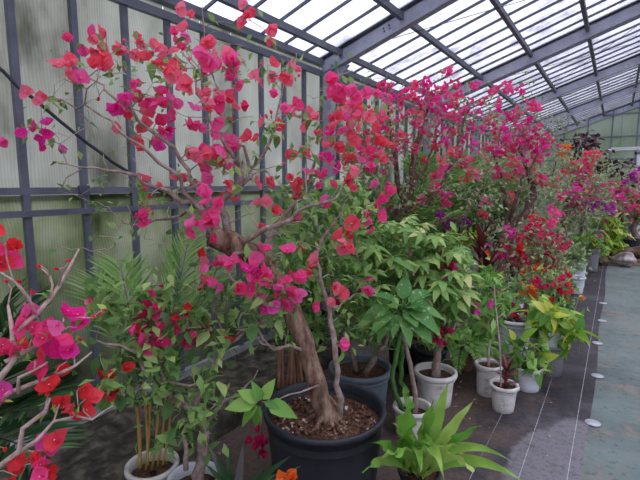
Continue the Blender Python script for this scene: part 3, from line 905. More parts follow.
# ------------------------------------------------------------------ woody plants
class Plant:
    def __init__(s, name, loc, label, cat, bark, twig=None, step=0.05):
        s.o = empty(name, loc)
        tag(s.o, label, cat)
        s.pos, s.rad = [], []
        s.tw = MB()
        s.bark, s.twig, s.step = bark, twig or bark, step
        s.tips, s.nodes = [], []

    def limb(s, pts, rad, name='branch', n=8, jit=0.006, mat=None, add=True):
        P, R = catmull(pts, rad, s.step)
        for i in range(1, len(P) - 1):
            P[i] = P[i] + rv(jit * min(1.0, R[i] / 0.01 + 0.4))
            R[i] = R[i] * rng.uniform(0.88, 1.14)
        q = MB(); q.tube(P, R, n)
        o = q.build(name, mat or s.bark, s.o)
        if add:
            for p, r in zip(P, R):
                s.pos.append(p); s.rad.append(r)
        return P

    def px(s, pts, rad, **kw):
        return s.limb([at(*p) for p in pts], rad, **kw)

    def reach(s, target, own=False, r_end=0.0016, wig=0.028, drop=0.0):
        """a twig from the closest wood to the target"""
        A = np.array(s.pos)
        t = np.array(target)
        d = np.linalg.norm(A - t, axis=1)
        cost = d + 0.45 * np.maximum(0, A[:, 2] - t[2]) - 6.0 * np.minimum(np.array(s.rad), 0.02) + rng.uniform(0, 0.06, len(d))
        i = int(np.argmin(cost))
        a = Vector(s.pos[i]); b_ = Vector(target)
        L = (b_ - a).length
        r0 = min(s.rad[i] * 0.8, 0.0022 + 0.0055 * L)
        k_ = max(2, int(L / s.step))
        bow = rv(0.10 * L) + Vector((0, 0, 0.10 * L - drop * L))
        P, R = [a], [r0]
        for j in range(1, k_ + 1):
            u = j / k_
            p = a.lerp(b_, u) + bow * (4 * u * (1 - u)) * 0.7
            if j < k_:
                p += rv(wig * min(1, L * 2.5) * 0.5)
            P.append(p); R.append(r0 + (r_end - r0) * u)
        n = 5 if r0 > 0.003 else 4
        if own:
            q = MB(); q.tube(P, R, n); s.last = q.build('branch', s.bark, s.o)
        else:
            s.tw.tube(P, R, n)
        for p, r in zip(P[1:], R[1:]):
            s.pos.append(p); s.rad.append(r); s.nodes.append(p)
        s.tips.append(b_)
        return P

    def bloom(s, p, color, n, size, face=None, spread=0.028, on=None):
        for i in range(n):
            d = rv() + Vector((0, 0, 0.35)) + (face * 1.0 if face else Vector((0, 0, 0)))
            c = Vector(p) + (Vector(rng.normal(0, spread, 3)) if n > 1 else Vector((0, 0, 0)))
            me = cached(flower_mesh, color, int(rng.integers(0, 8)))
            m = frame(c, d.orthogonal() if abs(d.normalized().z) > .99 else d.cross(Vector((0, 0, 1))), d, size * rng.uniform(0.85, 1.2))
            link('flower', me, on or s.o, m)

    def bud(s, p, color, size):
        d = rv(0.7) + Vector((0, 0, 0.8))
        link('bud', cached(bud_mesh, color, int(rng.integers(0, 4))), s.o, frame(p, d.cross(Vector((1, 0.2, 0))), d, size))

    def cluster(s, p, color, size):
        me = cached(cluster_mesh, color, int(rng.integers(0, 7)))
        d = rv()
        tag(link('flower_cluster', me, s.o, frame(p, d, rv(), size * rng.uniform(0.8, 1.2))), kind='stuff')

    def leaf_at(s, p, key, size, d=None, droop=0.25, nrm=None):
        d = d or (rv() + Vector((0, 0, -droop)))
        me = LEAFV[key][int(rng.integers(0, 4))]
        link('leaf', me, s.o, frame(p, d, nrm + rv(.2) if nrm else rv(0.55) + Vector((0, 0, 1)), size * rng.uniform(0.7, 1.25)))

    def leaves(s, key, n, size, where=None):
        pts = [p for p in s.nodes if where is None or where(p)]
        for i in range(n):
            p = pts[int(rng.integers(0, len(pts)))]
            s.leaf_at(Vector(p) + rv(0.012), key, size)

    def foliage(s, n, size, mat, width=0.3, jitter=0.03, prof=ovate, seg=2, pts=None):
        pts = pts or s.nodes
        q = MB()
        scatter_leaves(q, [pts[int(rng.integers(0, len(pts)))] for _ in range(n)], size, prof, width, seg, jitter=jitter)
        q.v = [(max(a, WX + 0.04), b_, c_) for a, b_, c_ in q.v]
        tag(q.build('foliage', mat, s.o), kind='stuff')

    def done(s):
        if s.tw.v:
            s.tw.v = [(max(a, WX + 0.04), b_, c_) for a, b_, c_ in s.tw.v]
            tag(s.tw.build('twigs', s.twig, s.o), kind='stuff')


CAMV = Vector((0, 0, CAM_H))
def facing(p):
    return (CAMV - Vector(p)).normalized()


PK, CO, MG, RD, RS = 'pink', 'coral', 'magenta', 'red', 'rose'
# ---------------------------------------------- the big bougainvillea in the black tub
TUB = Vector((-1.13, 1.73, 0.0))
A = Plant('potted_bougainvillea', TUB, 'large old bougainvillea with bent thick trunk in big round black tub', 'bougainvillea', M['grey_branch'], M['twig'])
soil_top = pot(A.o, TUB, 0.305, 0.25, 0.50, M['black_pot'], 0.018, 0.085, 56, mound=0.02)
# bark chips and grit on the soil
ch = MB()
for i in range(420):
    a_, r_ = rng.uniform(0, 6.28), 0.26 * math.sqrt(rng.uniform(0, 1))
    m = frame(soil_top + Vector((r_ * math.cos(a_), r_ * math.sin(a_), 0.012 + 0.018 * (1 - r_ / 0.26))), rv(), rv(0.5) + Vector((0, 0, 1)), 1)
    l_, w_, h_ = rng.uniform(0.005, 0.014), rng.uniform(0.003, 0.007), rng.uniform(0.002, 0.006)
    ch.add([m @ Vector((x * w_, y * l_, z * h_)) for x in (-1, 1) for y in (-1, 1) for z in (-1, 1)], [(0, 1, 3, 2), (4, 6, 7, 5), (0, 4, 5, 1), (2, 3, 7, 6), (0, 2, 6, 4), (1, 5, 7, 3)], 0, float(rng.uniform(0, 1)), False)
tag(ch.build('bark_chips', M['chip'], A.o), kind='stuff')
tb0 = soil_top + Vector((0.0, 0.0, -0.02))
trunk_pts = [tb0 + Vector((0.01, 0.01, 0)), tb0 + Vector((0.005, 0.01, 0.05)), at(318, 388, 2.17), at(307, 352, 2.2), at(297, 322, 2.22), at(280, 288, 2.22), at(264, 264, 2.2), at(246, 251, 2.15), at(228, 243, 2.10), at(210, 236, 2.06)]
A.limb(trunk_pts, [0.082, 0.062, 0.050, 0.047, 0.046, 0.047, 0.050, 0.054, 0.058, 0.046], name='trunk', n=14, jit=0.005, mat=M['trunk'])
for k_ in range(7):   # surface roots
    a_ = k_ * 0.9 + 0.3
    d = Vector((math.cos(a_), math.sin(a_), 0))
    A.limb([tb0 + Vector((0.01, 0.01, 0.075)) + d * 0.045, tb0 + d * 0.085 + Vector((0, 0, 0.035)), tb0 + d * 0.15 + Vector((0, 0, 0.018))], [0.016, 0.012, 0.004], name='root', n=6, jit=0.002, mat=M['trunk'], add=False)
LB = [
    ([(226, 240, 2.1), (212, 224, 2.05), (192, 204, 2.0), (156, 191, 1.95), (120, 170, 1.9), (58, 163, 1.9)], [0.022, 0.015, 0.012, 0.009, 0.007, 0.003]),
    ([(228, 240, 2.12), (219, 207, 2.1), (240, 186, 2.1), (240, 165, 2.08), (223, 146, 2.05), (214, 128, 2.05), (204, 100, 2.1), (190, 62, 2.15)], [0.024, 0.018, 0.016, 0.014, 0.011, 0.009, 0.007, 0.004]),
    ([(240, 186, 2.1), (251, 180, 2.15), (252, 166, 2.2), (244, 149, 2.2), (222, 131, 2.2), (216, 90, 2.25), (205, 40, 2.3), (202, 6, 2.32)], [0.012, 0.010, 0.009, 0.008, 0.006, 0.005, 0.004, 0.0025]),
    ([(262, 258, 2.2), (280, 222, 2.25), (300, 196, 2.25), (318, 165, 2.3), (332, 132, 2.35), (342, 92, 2.4)], [0.018, 0.013, 0.010, 0.008, 0.006, 0.004]),
    ([(240, 246, 2.12), (268, 228, 2.0), (300, 214, 1.95), (332, 196, 1.95), (362, 170, 2.0)], [0.016, 0.011, 0.009, 0.006, 0.003]),
    ([(214, 234, 2.06), (198, 216, 2.1), (178, 214, 2.2), (150, 224, 2.25), (135, 227, 2.25), (112, 212, 2.3)], [0.014, 0.010, 0.008, 0.006, 0.005, 0.002]),
    ([(214, 228, 2.06), (196, 190, 2.05), (172, 150, 2.0), (142, 118, 1.95), (108, 92, 1.95), (74, 62, 2.0)], [0.016, 0.012, 0.009, 0.007, 0.005, 0.003]),
    ([(206, 218, 2.0), (170, 172, 1.85), (140, 150, 1.8), (110, 118, 1.8), (60, 100, 1.85)], [0.010, 0.008, 0.006, 0.005, 0.003]),
    ([(245, 252, 2.1), (228, 262, 2.0), (236, 286, 1.95), (252, 300, 1.9), (280, 308, 1.9)], [0.010, 0.008, 0.006, 0.005, 0.003]),
    ([(250, 180, 2.15), (268, 150, 2.2), (276, 115, 2.25), (284, 84, 2.3)], [0.010, 0.008, 0.006, 0.003]),
]
for p, r in LB:
    A.px(p, r, n=7, jit=0.010)
sec = [tb0 + Vector((0.06, 0.05, 0))] + [at(*p) for p in [(337, 376, 2.12), (335, 345, 2.12), (328, 312, 2.14), (322, 280, 2.16), (318, 250, 2.2), (332, 224, 2.2), (346, 200, 2.22)]]
A.limb(sec, [0.016, 0.014, 0.013, 0.012, 0.010, 0.008, 0.006, 0.003], name='branch', n=7, jit=0.008)
A.px([(306, 352, 2.2), (290, 345, 2.1), (275, 350, 2.05), (262, 340, 2.05), (255, 322, 2.05)], [0.012, 0.009, 0.007, 0.006, 0.003], n=6, jit=0.006)
A.px([(320, 385, 2.14), (300, 392, 2.0), (278, 398, 1.92), (262, 402, 1.88)], [0.006, 0.004, 0.003, 0.002], n=5, jit=0.003)
C1 = """89 41 p 2;106 31 c 1;100 45 c 2;111 58 c 2;100 68 c 2;139 46 c 2;148 53 c 2;162 48 c 3;168 67 c 2;181 41 p 2;187 21 c 2;184 49 p 1;186 64 c 2;198 65 p 2;217 53 c 2;
64 79 c 3;78 71 p 2;41 102 c 2;26 133 p 2;41 134 m 3;53 141 m 2;119 101 m 2;132 93 p 3;144 96 p 2;153 103 c 2;168 100 p 4;179 79 c 1;143 129 c 3;132 129 c 2;168 127 m 4;158 124 p 2;151 141 c 1;144 113 p 2;187 117 p 2;210 113 p 3;203 93 c 2;192 158 c 2;206 151 c 3;213 136 p 2;
245 19 c 2;236 25 c 1;264 29 c 2;221 55 c 2;233 61 p 2;234 77 p 3;238 88 p 3;270 78 c 2;291 67 c 2;286 76 c 1;255 77 c 1;205 93 c 2;229 98 c 2;291 109 p 3;288 122 c 2;260 131 c 2;313 119 c 2;339 86 p 3;338 100 p 4;350 107 c 3;343 119 p 4;363 91 p 2;350 92 c 1;362 117 c 2;365 101 c 2;336 143 c 2;327 158 m 4;367 156 p 3;348 156 c 2;379 124 c 2;377 150 c 2;358 134 c 2;200 148 p 3;210 153 p 3;222 158 p 3;234 151 p 3;288 155 c 1;298 155 c 1;
207 160 p 2;224 160 p 2;322 174 p 3;322 188 p 3;272 179 c 2;293 179 c 1;301 186 c 2;349 179 c 2;368 158 p 2;374 172 p 2;387 189 p 3;209 210 p 3;205 219 p 2;257 212 c 3;229 195 c 2;241 189 c 2;368 222 p 3;351 234 c 2;343 245 c 2;319 263 c 2;336 294 c 3;368 289 p 1;
215 262 p 3;222 275 p 3;233 260 p 2;248 263 p 3;252 272 m 2;265 277 p 3;246 284 p 3;265 298 m 2;291 275 p 2;282 289 p 3;298 303 p 3;284 301 p 3;144 192 c 2;156 186 c 1;187 184 c 2;210 207 p 2;203 217 p 2;138 217 p 2;146 213 c 1;350 344 p 1;330 130 c 2;310 150 c 2;382 100 p 2;384 140 c 2"""
key = {'p': PK, 'c': CO, 'm': MG, 'r': RD, 's': RS, 'o': 'orange', 'u': 'purple', 'k': 'crimson'}
ts = []
for it in C1.replace('\n', '').split(';'):
    x, y, c, n_ = it.split()
    x, y = float(x), float(y)
    d = 2.02 + 0.16 * math.sin(x * 0.051) + 0.12 * math.sin(y * 0.043 + 1) + rng.normal(0, 0.10) + (0.0012 * max(0, x - 200))
    if y > 255 and x < 310: d = 1.92 + rng.normal(0, 0.05)
    ts.append((at(x, y, d), key[c], int(n_)))
hub = at(228, 235, 2.1)
ts.sort(key=lambda t: (t[0] - hub).length)
for p, c, n_ in ts:
    A.reach(p, own=True)
    A.bloom(p, c, n_ + (1 if n_ > 1 else 0), 0.042, facing(p) * 0.5, 0.022 + 0.004 * n_, A.last)
for it in "124 41;152 63;130 52;138 57;175 60;160 80;150 72;205 75;224 70;258 72;266 118;270 112;277 139;317 144;232 120;100 99;46 98;61 101;298 76;244 141;190 60;214 90;165 88;120 68;262 65;208 60;176 80;330 165;355 150;370 108;300 118;282 128;326 128;344 170;284 164;140 205;150 198".split(';'):
    x, y = map(float, it.split())
    p = at(x, y, 2.02 + rng.normal(0, 0.1))
    A.reach(p); A.bud(p, CO if rng.random() < 0.7 else RD, 0.022)
# bare and leafy extra twigs through the crown
for i in range(150):
    x, y = rng.uniform(50, 390), rng.uniform(40, 250)
    if x < 150 and y < 30: continue
    p = at(x, y, rng.uniform(1.85, 2.45))
    A.reach(p)
for i in range(40):
    p = at(rng.uniform(215, 345), rng.uniform(240, 330), rng.uniform(1.95, 2.4)); A.reach(p)
inv = lambda p: (p - CAMV)
def to_px(p):
    v = Vector(p) - CAMV
    r = v.x * math.cos(YAW) + v.y * math.sin(YAW); fw = -v.x * math.sin(YAW) + v.y * math.cos(YAW)
    u = v.z * math.cos(PITCH) + fw * math.sin(PITCH); z = fw * math.cos(PITCH) - v.z * math.sin(PITCH)
    return PCX + F * r / z, PCY - F * u / z, z
A.leaves('boug', 150, 0.055)
A.leaves('boug', 60, 0.055, lambda p: to_px(p)[0] > 240 and to_px(p)[1] > 130)
A.leaves('bright', 50, 0.050)
# spray of fresh leaves hanging over the tub rim
c0 = at(262, 402, 1.88)
for dx, dy in ((-40, 5), (-34, 30), (-14, 34), (-6, -14), (34, 12), (10, -20), (-22, -12), (16, 4)):
    d = at(262 + dx, 402 + dy, 1.86) - c0
    A.leaf_at(c0 + d * 0.12, 'bright', min(0.13, d.length * 0.95), d, nrm=facing(c0) + Vector((0, 0, .5)))
for (x, y) in ((238, 402), (285, 404), (252, 395)):
    pass
q = at(346, 352, 2.1); A.reach(at(346, 346, 2.08)); A.leaf_at(at(342, 350, 2.08), 'bright', 0.06, Vector((0, 0, -1)))
A.foliage(420, 0.042, M['leaf'], 0.31, 0.04)
A.done()

# ---------------------------------------------- near bougainvillea at the edge of the picture
rootB = at(-75, 470, 1.25); rootB.z = 0
B = Plant('potted_bougainvillea', rootB, 'bougainvillea with pale bare branches and large hot pink blooms, beside left edge', 'bougainvillea', M['pale_branch'], M['pale_branch'], 0.04)
sB = pot(B.o, rootB, 0.19, 0.14, 0.30, M['old_white_pot'])
hb = at(-40, 520, 1.2)
B.limb([sB + Vector((0, 0, -0.02)), sB + Vector((0.02, 0.02, 0.15)), hb, at(-25, 478, 1.15)], [0.035, 0.028, 0.022, 0.018], name='trunk', n=10)
for p, r in [
    ([(-25, 478, 1.15), (0, 465, 1.12), (20, 452, 1.1), (24, 430, 1.1), (45, 413, 1.1), (50, 398, 1.1)], [0.013, 0.008, 0.007, 0.006, 0.005, 0.003]),
    ([(20, 452, 1.1), (36, 440, 1.1), (55, 421, 1.12), (76, 416, 1.14)], [0.006, 0.005, 0.004, 0.002]),
    ([(-30, 485, 1.15), (-20, 420, 1.1), (0, 376, 1.08), (10, 358, 1.08), (12, 330, 1.1), (8, 305, 1.12)], [0.014, 0.011, 0.008, 0.007, 0.006, 0.003]),
    ([(-20, 420, 1.1), (10, 393, 1.1), (50, 377, 1.12), (76, 364, 1.13), (92, 352, 1.15)], [0.009, 0.006, 0.005, 0.004, 0.002]),
    ([(5, 362, 1.08), (28, 352, 1.12), (38, 344, 1.15), (60, 332, 1.15)], [0.006, 0.005, 0.004, 0.003]),
    ([(12, 335, 1.1), (36, 316, 1.14), (50, 299, 1.18), (60, 286, 1.2), (72, 266, 1.22), (79, 249, 1.24)], [0.006, 0.006, 0.005, 0.005, 0.004, 0.002]),
    ([(50, 299, 1.18), (51, 284, 1.18), (50, 277, 1.18), (41, 268, 1.2)], [0.004, 0.0035, 0.003, 0.002]),
    ([(36, 316, 1.14), (26, 298, 1.1), (14, 280, 1.06), (0, 272, 1.05)], [0.005, 0.004, 0.003, 0.002]),
    ([(76, 416, 1.14), (92, 421, 1.15), (104, 411, 1.16), (113, 406, 1.17)], [0.003, 0.003, 0.002, 0.0015]),
    ([(18, 393, 1.1), (20, 378, 1.08), (34, 372, 1.08), (48, 362, 1.08)], [0.005, 0.004, 0.003, 0.002]),
]:
    B.px(p, r, n=7, jit=0.0035)
for it in "6 243 r 2;3 254 r 2;8 262 p 2;22 324 p 2;40 320 p 2;36 331 p 2;46 334 s 2;69 314 m 2;63 322 p 2;78 328 m 2;64 345 m 2;74 350 m 2;10 354 s 2;25 352 r 2;35 360 s 2;66 362 r 1;3 401 m 2;2 418 r 2;61 400 r 1;55 406 r 1;77 393 r 2;83 407 r 3;58 448 m 2;43 450 p 1;37 454 r 2;21 466 r 2;39 467 r 2;34 478 p 2;47 479 r 1;17 476 r 2;80 389 r 1;72 412 r 1".split(';'):
    x, y, c, n_ = it.split(); x, y = float(x), float(y)
    p = at(x, y, 1.10 + 0.0006 * x + rng.normal(0, 0.025))
    B.reach(p, own=True, wig=0.015)
    B.bloom(p, key[c], int(n_), 0.034 if int(n_) > 1 else 0.030, facing(p) * 0.7, 0.016, B.last)
for it in "69 262;57 270;40 265;7 282;19 283;17 341;5 340;48 396;93 318;105 311;100 316;86 399;7 449;33 294;31 292;80 341;68 335".split(';'):
    x, y = map(float, it.split()); p = at(x, y, 1.15 + rng.normal(0, 0.02)); B.reach(p, wig=0.012); B.bud(p, RD, 0.014)
B.leaves('bright', 26, 0.026)
for i in range(10):
    p = B.nodes[int(rng.integers(0, len(B.nodes)))]
    link('dry_leaf', cached(leaf_mesh, 'dry_leaf', M['dry']) if False else LEAFV['yellow'][i % 4], B.o, frame(p, rv(), rv() + Vector((0, 0, 1)), 0.022))
B.done()

# ---------------------------------------------- gnarled rose bougainvillea between edge plant and tub
rootC = Vector((-1.58, 1.28, 0.0))
Cc = Plant('potted_bougainvillea', rootC, 'gnarled leafy bougainvillea with rose-red blooms in white pot left of the black tub', 'bougainvillea', M['grey_branch'], M['twig'], 0.045)
sC = pot(Cc.o, rootC, 0.13, 0.10, 0.21, M['white_pot'])
Cc.limb([sC + Vector((0, 0, -0.02)), at(202, 445, 2.08), at(200, 425, 2.08), at(190, 408, 2.08), at(172, 399, 2.05), at(160, 388, 2.05)], [0.03, 0.026, 0.024, 0.018, 0.014, 0.012], name='trunk', n=10)
for p, r in [
    ([(200, 428, 2.08), (213, 412, 2.1), (226, 402, 2.15), (240, 392, 2.2), (258, 370, 2.2)], [0.012, 0.009, 0.008, 0.006, 0.003]),
    ([(186, 470, 2.02), (186, 450, 2.02), (184, 436, 2.02)], [0.012, 0.011, 0.010]),
    ([(172, 399, 2.05), (166, 384, 2.02), (160, 366, 2.0), (168, 350, 2.0), (178, 336, 2.0), (190, 318, 2.0)], [0.010, 0.008, 0.007, 0.006, 0.005, 0.003]),
    ([(195, 412, 2.1), (200, 385, 2.1), (216, 362, 2.1), (236, 336, 2.1), (262, 322, 2.12), (286, 312, 2.12)], [0.016, 0.013, 0.012, 0.010, 0.008, 0.003]),
    ([(160, 388, 2.05), (150, 378, 2.0), (138, 352, 1.95), (122, 344, 1.9), (96, 340, 1.9)], [0.011, 0.010, 0.009, 0.007, 0.003]),
    ([(160, 386, 2.05), (174, 380, 2.0), (190, 384, 2.0), (210, 380, 2.05)], [0.008, 0.007, 0.006, 0.004]),
    ([(216, 362, 2.1), (214, 345, 2.1), (222, 326, 2.12), (214, 306, 2.12), (208, 290, 2.12)], [0.008, 0.007, 0.006, 0.005, 0.003]),
    ([(236, 336, 2.1), (248, 330, 2.05), (262, 345, 2.0), (275, 350, 2.0), (285, 346, 2.0)], [0.006, 0.005, 0.004, 0.004, 0.003]),
    ([(160, 388, 2.05), (140, 385, 2.02), (126, 396, 2.0), (112, 418, 2.0)], [0.007, 0.006, 0.005, 0.003]),
]:
    Cc.px(p, r, n=7, jit=0.008)
for it in "139 309 s 2;148 314 s 3;157 317 s 2;144 324 s 3;140 332 r 2;140 338 p 2;148 344 p 3;155 342 p 2;159 302 s 2;188 314 r 3;188 332 s 3;205 330 s 3;206 340 r 2;187 345 s 2;194 345 s 1;228 343 r 1;163 288 s 3;154 297 s 2;202 288 c 2;89 296 c 1;201 262 c 1;115 370 r 2;115 394 r 2;118 392 r 1;110 402 r 1;106 373 r 1;198 254 r 1;160 345 s 1;170 318 s 1".split(';'):
    x, y, c, n_ = it.split(); x, y = float(x), float(y)
    p = at(x, y, 1.93 + 0.0008 * (x - 100) + rng.normal(0, 0.04))
    Cc.reach(p, own=True); Cc.bloom(p, key[c], int(n_), 0.040, facing(p) * 0.6, 0.022, Cc.last)
for i in range(90):
    x, y = rng.uniform(100, 285), rng.uniform(275, 400)
    if x > 235 and y > 345: continue
    Cc.reach(at(x, y, rng.uniform(1.9, 2.3)))
for i in range(12):
    Cc.reach(at(rng.uniform(150, 215), rng.uniform(405, 450), rng.uniform(1.9, 2.1)))
Cc.leaves('boug', 230, 0.074)
Cc.leaves('bright', 40, 0.052)
Cc.foliage(640, 0.062, M['leaf'], 0.31, 0.05)
Cc.done()
#--MORE2--
# ------------------------------------------------------------------ palms, straps and rosettes
def frond(parent, base, d, length, arch, ll, nl, mat, stem, lw=0.06, bare=0.25, hang=0.5, name='frond'):
    """feather leaf: arching rachis with two rows of narrow leaflets"""
    d = Vector(d).normalized()
    q = MB()
    P = []
    K = 14
    for i in range(K + 1):
        t = i / K
        P.append(Vector(base) + d * (length * t) + Vector((0, 0, -arch * length * t * t)))
    q.tube(P, [0.007 * (1 - 0.8 * i / K) * (length ** 0.5) for i in range(K + 1)], 5, 1)
    v, f = blade(lance, 3, 1.0, lw, 0.3, hang)
    for i in range(nl):
        t = bare + (1 - bare) * (i + 0.5) / nl
        x = t * K; a = min(K - 1, int(x))
        p = P[a].lerp(P[a + 1], x - a)
        tg = (P[a + 1] - P[a]).normalized()
        sd = tg.cross(Vector((0, 0, 1)))
        sd = sd.normalized() if sd.length > 1e-3 else Vector((1, 0, 0))
        up = sd.cross(tg)
        L = ll * (0.45 + 0.75 * math.sin(math.pi * min(1, 0.15 + 0.8 * (t - bare) / (1 - bare)))) * rng.uniform(0.85, 1.1)
        for s_ in (-1, 1):
            dd = tg * (0.75 + 0.5 * t) + sd * s_ * 0.95 + up * 0.30 + rv(0.07)
            m = frame(p, dd, up + sd * (-0.3 * s_), L)
            q.add([m @ Vector(w) for w in v], f, 0, float(rng.uniform(0.02, 0.9)))
    q.v = [(max(a, WX + 0.045), b_, c_) for a, b_, c_ in q.v]
    return q.build(name, [mat, stem], parent)


def strap(parent, base, d, length, width, droop, mat, n=9, wave=0.0, fold=0.12, name='leaf', up=None, taper=lance, tint=None):
    """ribbon leaf with midrib fold bending under its weight"""
    d = Vector(d).normalized()
    q = MB()
    vs_, fs = [], []
    p = Vector(base); dirn = d.copy()
    sd = d.cross(Vector((0, 0, 1)))
    sd = sd.normalized() if sd.length > 0.05 else Vector(rng.normal(0, 1, 3)).cross(d).normalized()
    ph_ = rng.uniform(0, 6)
    if up is not None: sd = d.cross(Vector(up)).normalized()
    for i in range(n + 1):
        t = i / n
        nm = sd.cross(dirn).normalized()
        w = width * taper(min(1, 0.06 + t * 0.94))
        dz = wave * width * math.sin(t * 27 + ph_)
        dz2 = wave * width * math.sin(t * 23 + 2 * ph_)
        vs_ += [p - sd * w + nm * (fold * w * 2 + dz), p.copy(), p + sd * w + nm * (fold * w * 2 + dz2)]
        dirn = (dirn + Vector((0, 0, -droop / n)) * (0.4 + 1.2 * t)).normalized()
        p = p + dirn * (length / n)
    for i in range(n):
        for j in (0, 1):
            a = i * 3 + j
            fs.append((a, a + 1, a + 4, a + 3))
    q.add(vs_, fs)
    return q.build(name, mat, parent)


def palm(loc, label, fronds, mat, stem, potspec=None, canes=(), name='potted_palm'):
    o = empty(name, loc); tag(o, label, 'palm')
    if potspec:
        pot(o, loc, *potspec)
    for (pts, r, m_) in canes:
        P, R = catmull(pts, [r] * len(pts), 0.05)
        q = MB(); q.tube(P, [x * (1.12 if i % 3 == 0 else 1) for i, x in enumerate(R)], 7); q.build('cane', m_, o)
    for fr in fronds:
        frond(o, *fr[:-1], mat, stem, **fr[-1])
    return o


def fan(c, n, z0, L, arch, ll, nl, tilt=(0.5, 1.3), kw=None):
    out = []
    a0 = rng.uniform(0, 6.28)
    for i in range(n):
        a = a0 + i * 2.4
        up = rng.uniform(*tilt)
        d = Vector((math.cos(a), math.sin(a), up))
        out.append((Vector(c) + Vector((0.02 * math.cos(a), 0.02 * math.sin(a), z0)), d, L * rng.uniform(0.8, 1.15), arch * rng.uniform(0.7, 1.3), ll, nl, kw or {}))
    return out


# light green palm with yellow canes, in a white pot by the kerb
lp = Vector((-1.85, 1.24, 0.0))
cn = []
for (x0, y0, x1, y1) in ((140, 468, 137, 405), (146, 470, 150, 400), (152, 470, 158, 410), (158, 466, 166, 395), (148, 465, 143, 380), (163, 465, 172, 400)):
    cn.append(([at(x0, y0, 2.24), at((x0 + x1) / 2 + 1, (y0 + y1) / 2, 2.26), at(x1, y1, 2.28)], 0.009 if x0 == 140 else 0.006, M['cane_yellow']))
fl = []
for (bx, by, tx, ty, dd, arch) in ((137, 405, 88, 250, 2.30, 0.22), (143, 385, 118, 252, 2.42, 0.12), (158, 395, 192, 222, 2.45, 0.12), (166, 395, 226, 245, 2.4, 0.25), (137, 410, 150, 330, 2.15, 0.1), (158, 410, 175, 330, 2.2, 0.1), (143, 400, 128, 330, 2.2, 0.1), (166, 410, 178, 345, 2.3, 0.1)):
    a_, b_ = at(bx, by, 2.28), at(tx, ty, dd)
    v_ = b_ - a_
    L = v_.length
    fl.append((a_, v_ + Vector((0, 0, arch * L)), L * 1.02, arch, 0.20 if L > 0.4 else 0.12, 19 if L > 0.4 else 14, dict(lw=0.036, bare=0.42 if L > 0.4 else 0.2, hang=0.3)))
palm(lp, 'light green feather palm with thin yellow canes in white pot by the kerb', fl, M['palm_bright'], M['green_stem'], (0.132, 0.105, 0.2, M['old_white_pot']), cn)

# red-caned young palm behind the tub
rp = Vector((-1.80, 2.42, 0.0))
cn, fl = [], []
for i in range(9):
    x = 279 + i * 4
    a_ = at(x, 388, 3.12 + 0.02 * (i % 3)); b_ = at(x + rng.uniform(-5, 5), 348, 3.14 + 0.02 * (i % 3))
    cn.append(([a_, a_.lerp(b_, 0.5), b_], 0.011, M['cane_red']))
    d = b_ - a_ + rv(0.05)
    fl.append((b_, d + Vector((0, 0, 0.3)), rng.uniform(0.45, 0.7), 0.1, 0.16, 12, dict(lw=0.05, bare=0.45, hang=0.2)))
palm(rp, 'young palm with a clump of red-brown canes behind the black tub', fl, M['palm'], M['green_stem'], (0.12, 0.10, 0.17, M['terracotta']), cn)

# dark palm at the edge
ep = at(-70, 420, 1.9); ep.z = 0.0
fl = []
for (tx, ty, dd) in ((30, 300, 1.75), (52, 385, 1.7), (40, 420, 1.65), (45, 465, 1.6), (10, 290, 1.8), (38, 345, 1.8), (20, 370, 1.6), (-10, 250, 1.9)):
    a_ = at(-50, 430, 1.85); b_ = at(tx, ty, dd); v_ = b_ - a_
    fl.append((a_, v_ + Vector((0, 0, 0.12)), v_.length * 1.0, 0.12, 0.24, 14, dict(lw=0.055, bare=0.35, hang=0.2)))
palm(ep, 'dark green palm behind the pale-branched bougainvillea at the picture edge', fl, M['palm_dark'], M['palm_dark'], (0.15, 0.12, 0.26, M['black_pot']), [([at(-60, 500, 1.88), at(-55, 460, 1.86), at(-50, 430, 1.85)], 0.02, M['green_stem'])])

# palms along the wall
def at_x(x, y, X):
    a_, b_ = at(x, y, 1.0) - CAMV, None
    return CAMV + a_ * (X / a_.x)


WP = [(392, 'feather palm by the side wall behind the leafy shrub', 1.1, 160), (436, 'feather palm by the side wall beside the dark forked trunk', 1.3, 142),
      (474, 'feather palm by the side wall between the two flowering trees', 1.45, 140), (500, 'feather palm by the side wall behind the twisted trunk', 1.6, 145), (312, 'feather palm by the side wall behind the red-caned palm', 0.75, 222)]
for (pxx, lab, L, ytop) in WP:
    c = at_x(pxx, 230, -2.32); x, y = c.x, c.y
    zt = 0.55 if pxx > 350 else 0.45
    L = (at_x(pxx, ytop, -2.32).z - zt) * 1.1
    palm(Vector((x, y, 0.1)), lab, fan((x, y, 0), 24, zt, L, 0.28, 0.22 * L, 26, (0.9, 5.0), dict(lw=0.045, bare=0.15, hang=0.3)), M['palm_bright'], M['green_stem'],
         (0.15, 0.12, 0.28, M['black_pot']), [([Vector((x + 0.05 * math.cos(k_), y + 0.05 * math.sin(k_), 0.3)), Vector((x + 0.02 * math.cos(k_), y + 0.02 * math.sin(k_), zt + 0.03))], 0.014, M['green_stem']) for k_ in range(5)])

